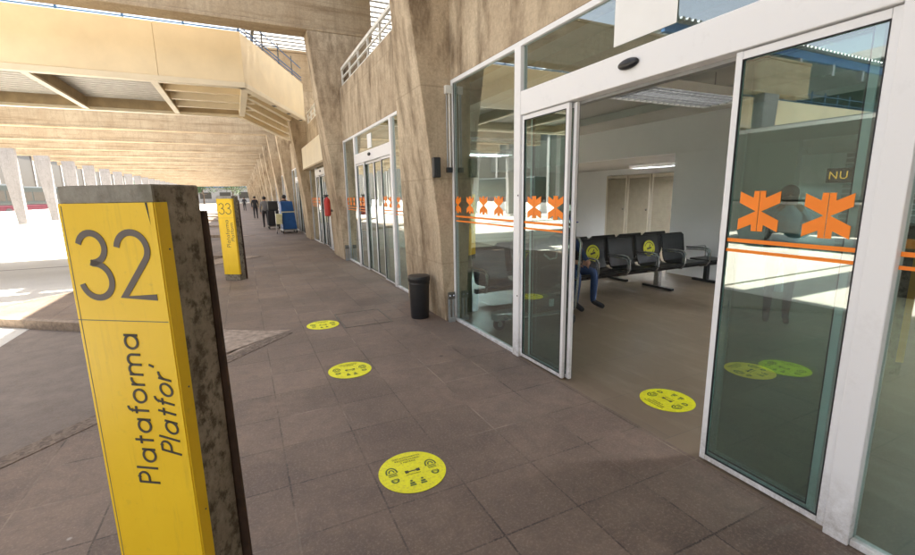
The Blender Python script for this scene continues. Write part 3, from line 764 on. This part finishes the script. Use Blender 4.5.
# ================================================================== small things on the piers
t = thing('litter_bin', 'black cylindrical litter bin standing against the nearest concrete pier', 'litter bin', (1.99, 5.34, 0))
MB().lathe([(.115, 0), (.122, .02), (.135, .50)]).build('body', 'black_plastic', t, smooth=True)
MB().lathe([(.143, .495), (.146, .50), (.146, .545), (.143, .565), (.105, .572)]).build('lid', 'black_plastic', t, smooth=True)
MB().lathe([(.137, .455), (.140, .46), (.140, .472), (.137, .478)]).build('band', 'black_plastic', t, smooth=True)

def floor_bolt(x, y, lab):
    t = thing('door_lock_bracket', lab, 'lock bracket', (x, y, 0), group='metal brackets at the pier feet')
    MB().box((-.035, -.03, 0), (-.01, .0, .36)).build('upright', 'galvanised', t, bevel=.003)
    MB().box((.015, -.03, 0), (.04, .0, .36)).build('upright', 'galvanised', t, bevel=.003)
    MB().box((-.045, -.045, .30), (.05, -.031, .39)).build('plate', 'steel_dark', t, bevel=.003)
    MB().ball((-.022, -.05, .345), .014, 10, 6).build('bolt', 'chrome', t); MB().ball((.028, -.05, .345), .014, 10, 6).build('bolt', 'chrome', t)
    MB().box((-.045, -.045, 0), (.05, -.031, .06)).build('foot_plate', 'galvanised', t)
floor_bolt(2.265, 4.965, 'grey steel lock bracket at the foot of the nearest pier')
floor_bolt(2.265, 11.21, 'grey steel lock bracket at the foot of the second pier')
t = thing('conduit_pipe', 'pale twin conduit running down the nearest pier beside the glass', 'conduit', (2.30, 4.96, 1.9))
MB().tube([(0, 0, 0), (0, 0, .88)], .011, 8).build('pipe', 'rail_white', t, smooth=True); MB().tube([(-.03, .01, .0), (-.03, .01, .88)], .009, 8).build('pipe', 'galvanised', t, smooth=True)
MB().box((-.05, -.02, -.04), (.02, .02, .02)).build('end_cap', 'black_plastic', t, bevel=.004)
MB().box((-.05, -.02, .86), (.03, .035, .95)).build('junction_box', 'rail_white', t, bevel=.004)
t = thing('wall_dispenser', 'small black box fixed to the side of the nearest pier', 'wall box', (2.115, 4.965, 1.80))
MB().box((-.045, -.045, 0), (.045, .033, .235)).build('casing', 'black_plastic', t, bevel=.012)
MB().box((-.02, -.052, .03), (.02, -.044, .09)).build('nozzle', 'black_metal', t)
# fire extinguisher on second pier front
t = thing('fire_extinguisher', 'red fire extinguisher hanging on the second concrete pier', 'fire extinguisher', (1.90, 11.46, 1.12))
MB().lathe([(.06, 0), (.078, .02), (.08, .06), (.08, .36), (.07, .41), (.03, .45), (.022, .47)], seg=16).build('cylinder', 'red_paint', t, smooth=True)
MB().box((-.08, -.014, .49), (.05, .014, .52)).box((-.02, -.02, .465), (.02, .02, .495)).build('valve', 'black_metal', t)
MB().tube([(-.02, -.02, .48), (-.09, -.03, .46), (-.115, -.03, .34), (-.10, -.02, .18)], .010, 6).build('hose', 'rubber', t)
MB().box((.05, -.03, .1), (.125, .03, .16)).build('bracket', 'steel_dark', t)

# ================================================================== waiting hall
def fixture(x, y, z, lx, ly, lab, lit=True):
    t = thing('ceiling_light', lab, 'ceiling light', (x, y, z), group='louvred fluorescent ceiling lights')
    MB().box((-lx/2, -ly/2, .05), (lx/2, ly/2, .09)).box((-lx/2, -ly/2, 0), (-lx/2+.012, ly/2, .049)).box((lx/2-.012, -ly/2, 0), (lx/2, ly/2, .049)).box((-lx/2+.013, -ly/2, 0), (lx/2-.013, -ly/2+.012, .049)).box((-lx/2+.013, ly/2-.012, 0), (lx/2-.013, ly/2, .049)).build('housing', 'lamp_housing', t)
    lv = MB(); nx = max(3, int(lx/.09)); ny = max(3, int(ly/.09))
    for i in range(1, nx): lv.box((-lx/2+lx*i/nx-.002, -ly/2+.013, .002), (-lx/2+lx*i/nx+.002, ly/2-.013, .03))
    for i in range(1, ny): lv.box((-lx/2+.013, -ly/2+ly*i/ny-.002, .0025), (lx/2-.013, -ly/2+ly*i/ny+.002, .0295))
    lv.build('louvre_grid', 'chrome', t)
    tb = MB()
    for i in range(4): tb.tube([(-lx/2+.05, -ly/2+ly*(i+.5)/4, .038), (lx/2-.05, -ly/2+ly*(i+.5)/4, .038)], .009, 6)
    tb.build('tube', 'lit_tube' if lit else 'dim_tube', t)
    MB().tube([(-lx/3, 0, .09), (-lx/3, 0, .33)], .006, 6).build('hanger', 'chrome', t)
    MB().tube([(lx/3, 0, .09), (lx/3, 0, .33)], .006, 6).build('hanger', 'chrome', t)
fixture(4.55, 3.60, 2.61, 1.6, .62, 'large louvred ceiling light hanging just inside the open door', lit=False)
fixture(9.6, 8.2, 2.20, .35, 1.5, 'small lit ceiling light near the louvred doors at the back')
fixture(4.6, 7.6, 2.61, 1.6, .62, 'louvred ceiling light deeper in the hall, behind the second entrance glass', lit=False)
fixture(6.3, .3, 2.61, 1.6, .62, 'louvred ceiling light added to brighten the hall to the right of the open door')  # this and the fixtures below are added to brighten the hall
fixture(5.8, 10.6, 2.61, 1.6, .62, 'louvred ceiling light added to brighten the far end of the hall')
fixture(9.2, 5.5, 2.20, .5, 1.5, 'louvred ceiling light added behind the white partition wall to brighten the hall')
fixture(9.2, 1.0, 2.20, .5, 1.5, 'louvred ceiling light added to brighten the back aisle of the hall')

def bench(x, y, rz, n, label, stick=()):
    t = thing('waiting_bench', label, 'waiting bench', (x, y, 0), rz, group='black beam-mounted waiting benches')
    P_ = .615
    MB().box((-.05, -.03, .30), (n*P_+.05, .03, .36)).build('beam', 'black_metal', t)
    for i in range(n):
        cx = (i+.5)*P_; w_ = .265
        # one curved perforated shell: seat front -> seat -> back
        prof = [(-.26, .405), (-.235, .425), (-.1, .420), (.10, .405), (.17, .425), (.205, .50), (.235, .66), (.262, .84), (.285, .865)]
        mb = MB(); vs = []
        for yy, zz in prof: vs += [(cx-w_, yy, zz), (cx+w_, yy, zz)]
        for yy, zz in prof: vs += [(cx-w_, yy+.012, zz-.016), (cx+w_, yy+.012, zz-.016)]
        m_ = len(prof); fs = []
        for k in range(m_-1): fs += [(2*k, 2*k+1, 2*k+3, 2*k+2), (2*m_+2*k+2, 2*m_+2*k+3, 2*m_+2*k+1, 2*m_+2*k), (2*k, 2*k+2, 2*m_+2*k+2, 2*m_+2*k), (2*k+1, 2*m_+2*k+1, 2*m_+2*k+3, 2*k+3)]
        fs += [(0, 2*m_, 2*m_+1, 1), (2*m_-2, 2*m_-1, 4*m_-1, 4*m_-2)]
        st = mb.add(vs, fs).build('seat', 'black_metal', t, smooth=True)
        MB().tube([(cx-w_, .22, .56), (cx-w_, .262, .84), (cx-w_+.02, .288, .868), (cx+w_-.02, .288, .868), (cx+w_, .262, .84), (cx+w_, .22, .56)], .011, 6).build('back_rim', 'black_metal', st)
        MB().box((cx-.03, -.03, .361), (cx+.03, .10, .40)).build('bracket', 'black_metal', st)
        if i in stick:
            sb = MB(); c0 = Vector((cx, .214, .655)); ux = Vector((1, 0, 0)); uy = Vector((0, .028, .18)).normalized(); nn = uy.cross(ux)
            ring = [c0+(ux*math.cos(a)+uy*math.sin(a))*.135 for a in [2*PI*k/28 for k in range(28)]]
            nn = Vector((0, -1, .15)).normalized()
            s_ = MB().extr([p+nn*.004 for p in ring], nn*.002).build('sticker', 'yellow_sticker', st)
            mk = MB(); T = lambda a, b, h: c0+ux*a+uy*b+nn*(.0065+h)
            mk.ribbon(arc(0, 0, .10, 200, 340, 10), .012, T); mk.ribbon(arc(0, 0, .10, 20, 160, 10), .012, T); mk.ribbon([(-.05, -.01), (.05, .01)], .03, T); mk.ribbon([(0.0, .02), (.03, .06)], .016, T)
            mk.build('sticker_print', 'print_dark', t)
    for i in range(n+1):
        cx = i*P_
        MB().tube([(cx, .20, .62), (cx, -.12, .635), (cx, -.21, .625), (cx, -.255, .58), (cx, -.25, .42), (cx, -.20, .345), (cx, 0, .33)], .015, 8).build('armrest', 'chrome', t, smooth=True)
        MB().tube([(cx, .20, .585), (cx, -.12, .60), (cx, -.19, .585), (cx, -.215, .54), (cx, -.21, .43), (cx, -.17, .37), (cx, 0, .345)], .010, 8).build('armrest', 'chrome', t, smooth=True)
    for f in ((.5, n-1.5) if n < 5 else (1.5, n-1.5)):
        cx = f*P_
        l = MB().hexa([(cx-.03, -.05, .05), (cx+.03, -.05, .05), (cx+.03, .05, .05), (cx-.03, .05, .05)], [(cx-.045, -.04, .30), (cx+.045, -.04, .30), (cx+.045, .04, .30), (cx-.045, .04, .30)]).build('leg', 'chrome', t)
        MB().bar((cx, -.30, .03), (cx, .28, .03), .06, .035).build('foot', 'black_metal', l)
    return t
bench(2.72+.62*.0, 5.05, 0, 7, 'front row of black metal waiting seats with yellow stickers, beside the seated man', stick=(1, 3, 5))
bench(7.0, 5.95, PI, 6, 'rear row of black waiting seats standing back to back with the front row', stick=())
# end table on the front row
t = thing('waiting_bench', 'short black waiting bench end beside the white partition wall', 'waiting bench', (7.06, 5.0, 0), 0, group='black beam-mounted waiting benches')
MB().box((0, -.22, .40), (.42, .2, .43)).build('seat', 'black_metal', t, bevel=.01)
MB().box((0, -.03, .30), (.42, .03, .36)).build('beam', 'black_metal', t)
MB().tube([(0, .2, .62), (.38, .2, .62), (.42, .2, .58), (.42, .2, .40)], .013, 8).build('armrest', 'chrome', t)
MB().box((.16, -.03, .05), (.24, .03, .30)).box((.17, -.25, .01), (.23, .25, .05)).build('leg', 'black_metal', t)

# hanging sign reading NU...
t = thing('hanging_sign', 'small black hanging sign with orange letters NU deep inside the hall', 'hanging sign', (7.35, 2.93, 1.69))
MB().box((0, -.25, -.02), (.05, .50, .175)).build('panel', 'black_plastic', t)
text_mesh('lettering', 'NU', .15, 'lit_sign', t, lambda a, b, h: Vector((-.004-h, .36-a, .03+b)), spacing=1.1)
MB().tube([(.025, -.1, .165), (.025, -.1, .60)], .006, 6).build('hanger', 'chrome', t); MB().tube([(.025, .2, .165), (.025, .2, .60)], .006, 6).build('hanger', 'chrome', t)
# shop counter behind
t = thing('shop_counter', 'dark shop counter with orange bands at the back of the hall', 'shop counter', (8.6, 1.2, 0))
MB().box((0, -1.6, 0), (.7, 2.0, 1.05)).build('body', 'shop_dark', t); MB().box((-.04, -1.64, 1.052), (.74, 2.04, 1.09)).build('top', 'chrome', t)
MB().box((-.012, -1.6, .72), (-.002, 2.0, .86)).build('band', 'shop_orange', t)
for k in range(5): MB().box((1.6, -1.6+k*.72, 1.2), (1.9, -.95+k*.72, 1.55+.1*(k % 2))).build('display_box', ('red_paint', 'shop_orange', 'white_paint', 'cloth_blue', 'shop_orange')[k], t)
MB().box((1.5, -1.7, 0), (2.0, 2.1, 1.19)).build('back_shelf', 'shop_dark', t)
# emergency sign (green) in the hall
t = MB().box((6.9, 6.6, 1.72), (6.93, 6.95, 1.9)).build('exit_sign', 'shop_dark')
bpy.data.objects.remove(t)

# ================================================================== people
def skin_body(name, joints, bones, mats, root, extra=None):
    """joints: name->(pos, r). bones: list of (a,b,mat_index)"""
    names = list(joints); me = bpy.data.meshes.new('b')
    me.from_pydata([joints[n][0] for n in names], [(names.index(a), names.index(b)) for a, b, _ in bones], [])
    ob = bpy.data.objects.new('b', me); COL.objects.link(ob)
    md = ob.modifiers.new('s', 'SKIN'); md.use_smooth_shade = True
    for i, n in enumerate(names):
        sv = me.skin_vertices[0].data[i]; r = joints[n][1]; sv.radius = (r, r) if not isinstance(r, tuple) else r
        sv.use_root = (n == 'pelvis')
    sb = ob.modifiers.new('u', 'SUBSURF'); sb.levels = 2; sb.render_levels = 2
    dg = bpy.context.evaluated_depsgraph_get(); m2 = bpy.data.meshes.new_from_object(ob.evaluated_get(dg))
    bpy.data.objects.remove(ob); m2.name = name
    m2.materials.clear()
    for q in mats: m2.materials.append(MATS[q])
    seg = [(Vector(joints[a][0]), Vector(joints[b][0]), mi) for a, b, mi in bones]
    for f in m2.polygons:
        c = f.center; best = 9
        for a, b, mi in seg:
            d = b-a; u = max(0, min(1, (c-a).dot(d)/max(1e-9, d.length_squared))); q = (c-a-d*u).length
            if q < best: best = q; f.material_index = mi
        f.use_smooth = True
    if extra:   # face features and fingers in the same mesh
        bm = bmesh.new(); bm.from_mesh(m2)
        for mb, mi in extra:
            vs = [bm.verts.new(v) for v in mb.v]
            for f in mb.f:
                try: nf = bm.faces.new([vs[i] for i in f]); nf.material_index = mi; nf.smooth = True
                except ValueError: pass
        bm.to_mesh(m2); bm.free()
    o = bpy.data.objects.new(name, m2); COL.objects.link(o); o.parent = root
    return o
def person(label, loc, rz, P, mats, cap=None, mask=False, hair=True, scale=1.0, group=None):
    """mats: [skin, top, trousers, shoes]; the person faces -Y locally"""
    t = thing('person', label, 'person', loc, rz, group); t.scale = (scale,)*3
    D = dict(pelvis=((0, 0, .93), .135), spine=((0, .01, 1.10), .125), chest=((0, .01, 1.30), .145), neck=((0, 0, 1.47), .055), skull=((0, -.01, 1.57), .085), crown=((0, 0, 1.68), .075),
             shL=((.17, .01, 1.38), .065), elL=((.23, .03, 1.12), .045), wrL=((.22, -.05, .88), .030), haL=((.215, -.07, .80), .036),
             shR=((-.17, .01, 1.38), .065), elR=((-.23, .03, 1.12), .045), wrR=((-.22, -.05, .88), .030), haR=((-.215, -.07, .80), .036),
             hiL=((.09, 0, .88), .095), knL=((.10, -.02, .50), .060), anL=((.10, .02, .09), .042), toL=((.11, -.14, .035), .035),
             hiR=((-.09, 0, .88), .095), knR=((-.10, -.02, .50), .060), anR=((-.10, .02, .09), .042), toR=((-.11, -.14, .035), .035))
    for k, v in P.items(): D[k] = (v, D[k][1])
    bones = [('pelvis', 'spine', 1), ('spine', 'chest', 1), ('chest', 'neck', 1), ('neck', 'skull', 0), ('skull', 'crown', 0)]
    for s in 'LR':
        bones += [('chest', 'sh'+s, 1), ('sh'+s, 'el'+s, 1), ('el'+s, 'wr'+s, 1), ('wr'+s, 'ha'+s, 0), ('pelvis', 'hi'+s, 2), ('hi'+s, 'kn'+s, 2), ('kn'+s, 'an'+s, 2), ('an'+s, 'to'+s, 3)]
    ex = []
    sk = Vector(D['skull'][0]); cr = Vector(D['crown'][0]); upv = (cr-sk).normalized(); f = Vector((0, -1, 0)); f = (f-upv*f.dot(upv)).normalized(); sd = upv.cross(f)
    nose = MB().ball(tuple(sk+f*.088+upv*.01), (.012, .018, .02), 8, 6); ears = MB().ball(tuple(sk+sd*.082+upv*.01), (.012, .02, .03), 8, 6).ball(tuple(sk-sd*.082+upv*.01), (.012, .02, .03), 8, 6)
    ex += [(nose, 0), (ears, 0), (MB().ball(tuple(sk+f*.078+upv*.035+sd*.03), .012, 8, 6).ball(tuple(sk+f*.078+upv*.035-sd*.03), .012, 8, 6), 4), (MB().ball(tuple(sk+f*.080-upv*.035), (.022, .008, .006), 8, 6), 5)]
    for s in 'LR':
        h = Vector(D['ha'+s][0]); wv = Vector(D['wr'+s][0]); d = (h-wv).normalized(); q = d.cross(Vector((1, 0, 0)));
        if q.length < .3: q = d.cross(Vector((0, 1, 0)))
        q.normalize(); pn = d.cross(q)
        fm = MB()
        for i, ln in enumerate((.060, .072, .068, .052)):
            b = h+q*(-.026+.0175*i)+d*.012
            fm.tube([b, b+d*ln*.5, b+d*ln*.8+pn*.012, b+d*ln+pn*.026], [.0095, .0088, .008, .006], 6)
        b = h-q*.028-d*.015; fm.tube([b, b-q*.022+d*.02, b-q*.028+d*.045], [.011, .0095, .007], 6)
        ex.append((fm, 0))
    body = skin_body('body', D, bones, mats+['hair', 'red_paint'], t, ex)
    if hair:
        hb = MB().ball(tuple(sk+upv*.060-f*.018), (.098, .105, .098), 14, 10); hb.build('hair', 'hair', t, smooth=True)
    if cap:
        cb = MB().ball(tuple(sk+upv*.075-f*.01), (.102, .108, .07), 14, 10).ball(tuple(sk+upv*.06+f*.12), (.07, .07, .012), 12, 6); cb.build('cap', cap, t, smooth=True)
    if mask:
        MB().ball(tuple(sk+f*.055-upv*.03), (.065, .05, .045), 12, 8).build('face_mask', 'black_plastic', t, smooth=True)
    return t
# seated man in jeans (front row)
sit = dict(pelvis=(0, .02, .53), spine=(0, .02, .70), chest=(0, -.01, .90), neck=(0, -.04, 1.06), skull=(0, -.08, 1.15), crown=(0, -.09, 1.26),
           shL=(.18, -.01, .97), elL=(.24, -.16, .76), wrL=(.12, -.38, .66), haL=(.06, -.44, .65), shR=(-.18, -.01, .97), elR=(-.25, -.16, .76), wrR=(-.14, -.36, .68), haR=(-.07, -.43, .67),
           hiL=(.10, -.03, .52), knL=(.17, -.46, .53), anL=(.19, -.43, .10), toL=(.23, -.60, .045), hiR=(-.10, -.03, .52), knR=(-.17, -.46, .53), anR=(-.12, -.38, .10), toR=(-.14, -.55, .045))
person('man in blue cap and jeans sitting in the front row, half hidden by the door', (4.03, 4.98, 0), R(8), sit, ['skin', 'denim', 'denim', 'cloth_black'], cap='cap_blue', hair=True, mask=True)
# standing person holding something to the face, behind the right door
hold = dict(elL=(.27, -.14, 1.20), wrL=(.12, -.26, 1.43), haL=(.06, -.27, 1.50), elR=(-.27, -.14, 1.20), wrR=(-.12, -.26, 1.43), haR=(-.06, -.27, 1.50))
pr_ = person('person in pale top and dark jacket standing inside behind the right door glass', (5.75, 3.02, 0), R(-58), hold, ['skin', 'cloth_pale', 'cloth_black', 'cloth_black'], mask=True, scale=.955)
MB().box((.10, .08, .80), (-.20, .22, 1.42)).build('jacket', 'cloth_black', pr_, bevel=.05)
t = thing('camera', 'small black camera held up by the person behind the right door', 'camera', (5.75, 3.02, 0), R(-58))
t.scale = (.955,)*3
MB().box((-.06, -.335, 1.50), (.06, -.28, 1.585)).build('body', 'black_plastic', t, bevel=.008); MB().tube([(0, -.336, 1.54), (0, -.39, 1.54)], .03, 12).build('lens', 'black_metal', t)
walk = dict(knL=(.10, -.14, .51), anL=(.10, -.08, .12), toL=(.11, -.24, .06), anR=(-.10, .16, .12), toR=(-.10, .02, .04), knR=(-.10, .03, .50), elR=(-.26, -.08, 1.13), wrR=(-.24, -.24, 1.02), haR=(-.235, -.30, 1.0))
person('pedestrian in a grey top with black trousers walking beside the dark luggage trolley', (1.03, 25.6, 0), PI, walk, ['skin', 'cloth_grey', 'cloth_black', 'cloth_black'], scale=.97)
person('distant pedestrian in dark clothes far along the platform', (.85, 38, 0), PI, {}, ['skin', 'cloth_black', 'cloth_black', 'cloth_black'], group='distant walkers')
person('person whose head shows just above the tall blue trolley', (1.78, 22.6, 0), PI, {}, ['skin', 'cloth_black', 'denim', 'cloth_black'])
person('farthest walker, a tiny dark figure at the end of the platform', (.2, 62, 0), PI, walk, ['skin', 'cloth_black', 'cloth_black', 'cloth_black'], group='distant walkers')
# dark luggage trolley beside pedestrian
t = thing('luggage_trolley', 'dark trolley stacked with black cases beside the grey-topped pedestrian', 'luggage trolley', (1.38, 25.0, 0))
MB().box((-.28, -.35, .18), (.28, .35, .95)).build('case', 'cloth_black', t, bevel=.03); MB().box((-.24, -.3, .96), (.26, .28, 1.42)).build('case', 'leather_black', t, bevel=.04)
for a in (-.24, .24):
    for b in (-.3, .3): MB().tube([(a-.02, b, .07), (a+.02, b, .07)], .07, 12).build('wheel', 'rubber', t)
MB().box((-.29, -.36, .12), (.29, .36, .175)).build('frame', 'steel_dark', t)
# blue covered trolley
t = thing('blue_trolley', 'tall trolley under a bright blue cover on the platform, near the pedestrians', 'covered trolley', (1.80, 21.8, 0), R(4))
MB().hexa([(-.27, -.4, .17), (.33, -.4, .17), (.33, .4, .17), (-.27, .4, .17)], [(-.32, -.4, 1.42), (.20, -.4, 1.42), (.20, .4, 1.42), (-.32, .4, 1.42)]).build('cover', 'blue_cover', t, bevel=.03)
MB().box((-.315, -.41, .93), (.26, -.40, .97)).build('strap', 'plastic_cream', t)
MB().box((-.30, -.42, .11), (.34, .42, .165)).build('frame', 'galvanised', t)
MB().tube([(-.36, -.4, .15), (-.40, -.4, 1.35), (-.30, -.4, 1.45)], .018, 8).build('handle', 'chrome', t)
for a in (-.26, .30):
    for b in (-.36, .36): MB().tube([(a-.02, b, .07), (a+.02, b, .07)], .07, 12).build('wheel', 'rubber', t)
t = thing('cleaning_bag', 'pale yellow bag hanging at the side of the blue trolley', 'bag', (1.40, 21.3, 0))
MB().hexa([(-.11, -.08, .42), (.11, -.08, .42), (.11, .08, .42), (-.11, .08, .42)], [(-.14, -.1, .88), (.14, -.1, .88), (.14, .1, .88), (-.14, .1, .88)]).build('sack', 'plastic_cream', t, bevel=.02)
MB().tube([(-.13, 0, .05), (-.13, 0, 1.0), (.13, 0, 1.0), (.13, 0, .05)], .014, 8).build('frame', 'chrome', t)
for a in (-.13, .13): MB().tube([(a-.015, 0, .05), (a+.015, 0, .05)], .05, 10).build('wheel', 'rubber', t)

# luggage cart with bags inside the left fixed glass
t = thing('luggage_cart', 'silver luggage cart behind the left door glass carrying black bags', 'luggage cart', (3.20, 4.35, 0), 0)
fr = MB()
for s in (-.24, .24): fr.tube([(-.55, s*.6, .16), (.30, s, .16), (.36, s, .22), (.42, s, 1.0), (.40, s*.9, 1.05)], .016, 8)
fr.tube([(.40, -.22, 1.05), (.40, .22, 1.05)], .02, 8).tube([(.38, -.24, .55), (.38, .24, .55)], .012, 8).tube([(-.55, -.15, .16), (-.55, .15, .16)], .016, 8)
fr.build('frame', 'chrome', t, smooth=True)
MB().box((-.50, -.2, .165), (.30, .2, .185)).build('platform', 'galvanised', t)
MB().box((-.66, -.07, .12), (-.44, .07, .22)).build('front_bumper', 'galvanised', t, bevel=.02)
for a, b in ((-.58, 0), (.28, -.24), (.28, .24)):
    MB().tube([(a, b-.02, .075), (a, b+.02, .075)], .075, 16).build('wheel', 'rubber', t); MB().tube([(a, b-.024, .075), (a, b+.024, .075)], .035, 12).build('hub', 'galvanised', t)
t = thing('suitcase', 'black suitcase with a small white tag lying on the luggage cart', 'suitcase', (3.20, 4.35, .187))
MB().box((-.26, -.19, 0), (.30, .19, .24)).build('body', 'leather_black', t, bevel=.03); MB().box((.0, -.194, .07), (.07, -.1905, .16)).build('tag', 'white_paint', t); MB().tube([(-.1, -.19, .12), (-.1, -.22, .12), (.1-.2, -.22, .15)], .008, 6).build('handle', 'rubber', t)
t = thing('backpack', 'bulging black backpack piled on the suitcase on the luggage cart', 'backpack', (3.24, 4.35, .43))
bp = MB().ball((0, 0, .27), (.25, .19, .29), 18, 12).build('body', 'cloth_black', t, smooth=True)
MB().ball((-.02, -.13, .18), (.17, .09, .15), 14, 10).build('pocket', 'cloth_black', t, smooth=True)
MB().tube([(-.10, -.15, .46), (-.04, -.19, .40), (.05, -.185, .41), (.10, -.14, .47)], .012, 6).build('strap', 'white_paint', t)
MB().tube([(-.15, -.17, .30), (-.05, -.21, .33)], .006, 6).tube([(-.17, -.15, .22), (-.06, -.22, .24)], .006, 6).build('zip', 'chrome', t)
MB().tube([(-.05, 0, .55), (-.03, 0, .61), (.03, 0, .61), (.05, 0, .55)], .01, 6).build('handle', 'cloth_black', t)

# ================================================================== far side: buses, trees
def bus(x, y, rz, lab, body='bus_green', band='bus_maroon'):
    t = thing('coach', lab, 'coach', (x, y, 0), rz, group='coaches parked beyond the opposite platform')
    MB().box((-1.25, -6, .35), (1.25, 6, 1.25)).build('lower_body', band, t, bevel=.08); MB().box((-1.25, -6, 1.255), (1.25, 6, 3.4)).build('body', body, t, bevel=.15)
    for s in (-1, 1):
        wv = MB()
        for i in range(6): wv.box((s*1.252, -5.6+i*1.85, 1.7), (s*1.262, -3.95+i*1.85, 2.75))
        wv.build('side_window', 'shop_dark', t)
    MB().box((-1.05, -6.012, 1.3), (1.05, -6.002, 2.9)).build('windscreen', 'shop_dark', t)
    for s in (-1, 1):
        MB().box((s*.7-.2, -6.015, .65), (s*.7+.2, -6.003, .85)).build('headlight', 'white_paint', t)
        for b in (-4, 3.6): MB().tube([(s*1.0, b, .48), (s*1.27, b, .48)], .48, 20).build('wheel', 'rubber', t)
bus(-24, 58, R(-20), 'dark green and maroon coach parked behind the second far pier')
bus(-24, 72, R(-20), 'dark green and maroon coach parked farther off behind the low white wall')
bus(-22.5, 46, R(-25), 'nearest dark green and maroon coach at the far left edge')
bus(-10.4, 4.6, 0, 'dark coach added across the road to darken the reflection in the right-hand door glass', 'shop_dark', 'shop_dark')  # out of direct view, added as dark backing for the door reflection
t = thing('opposite_dark_backdrop', 'long dark hall front added as a backdrop to darken the gaps between the far piers', 'building', (-30, 14, 0))  # added dark backdrop standing in for the shade behind the far piers
MB().box((0, 0, 0), (-8, 150, 9)).build('wall', 'shop_dark', t); MB().box((.6, -.5, 9), (-8.5, 150.5, 9.6)).build('roof', 'concrete_pale', t)
for i in range(24): MB().box((.01, .3+i*6.25, 0), (.12, .8+i*6.25, 8.99)).build('pilaster', 'concrete_pale', t)
def tree(x, y, h, r, lab, leaf='leaf', seed=1, n=1500):
    rnd = random.Random(seed)
    t = thing('tree', lab, 'tree', (x, y, -.3), group='trees beyond the bus station')
    tr = MB(); tr.tube([(0,0,0),(.1,.05,h*.3),(-.05,0,h*.6),(0,.1,h*.85)], [.28,.22,.14,.05], 8)
    tips = []
    for i in range(9):
        a = rnd.uniform(0, 2*PI); z = h*rnd.uniform(.35, .7); q = (math.cos(a)*r*.65, math.sin(a)*r*.65, z+h*rnd.uniform(.08, .25)); tr.tube([(0,0,z), (q[0]*.5, q[1]*.5, z+.5), q], [.09,.06,.02], 6); tips.append(q)
    tr.build('trunk', 'bark', t)
    cl = [(Vector(q), r*rnd.uniform(.30, .5)) for q in tips]+[(Vector((rnd.uniform(-.4,.4)*r, rnd.uniform(-.4,.4)*r, h*rnd.uniform(.6,.95))), r*rnd.uniform(.3,.5)) for _ in range(7)]
    mb = MB()
    for i in range(n):
        c, rr = rnd.choice(cl); d = Vector((rnd.gauss(0,1), rnd.gauss(0,1), rnd.gauss(0,1))).normalized()*rr*rnd.uniform(.5, 1.05)
        p = c+d; u = Vector((rnd.gauss(0,1), rnd.gauss(0,1), rnd.gauss(0,.6))).normalized()*rnd.uniform(.14,.30); v_ = u.cross(Vector((rnd.gauss(0,1), rnd.gauss(0,1), rnd.gauss(0,1)))).normalized()*rnd.uniform(.1,.2)
        mb.add([p-u, p-v_, p+u, p+v_], [(0,1,2,3)])
    mb.build('crown', leaf, t)
for i, (x, y, h, r, lf) in enumerate([(-12, 178, 8.5, 4.5, 'leaf'), (-3, 186, 9, 5, 'leaf_pale'), (-22, 182, 7.5, 4.5, 'leaf_pale'), (6, 190, 9, 5, 'leaf'), (-34, 176, 9, 5, 'leaf'), (-36, 84, 8, 4.5, 'leaf'), (-40, 66, 8, 4.5, 'leaf_pale'), (-44, 98, 9, 5, 'leaf_pale'), (-48, 58, 8, 4.5, 'leaf')]):
    tree(x, y, h, r, ['dark green tree in the middle of the corridor end', 'pale green tree just right of centre at the corridor end', 'pale green tree left of centre at the corridor end', 'dark green tree at the right of the corridor end', 'dark green tree at the left of the corridor end', 'dark green tree behind the farther coaches', 'pale green tree behind the middle coach', 'rounder pale green tree far behind the coaches', 'dark green tree behind the nearest coach'][i], lf, 10+i)
t = thing('distant_building', 'pale low building closing the end of the platform corridor', 'building', (-8, 205, 0))
MB().box((-45, 0, -.3), (30, 10, 6)).build('wall', 'concrete_pale', t); MB().box((-45.5, -.5, 6), (30.5, 10.5, 6.5)).build('roof', 'blue_paint', t)
for i in range(10): MB().box((-42+i*7, -.06, 1.5), (-38+i*7, -.01, 4.0)).build('window', 'shop_dark', t)
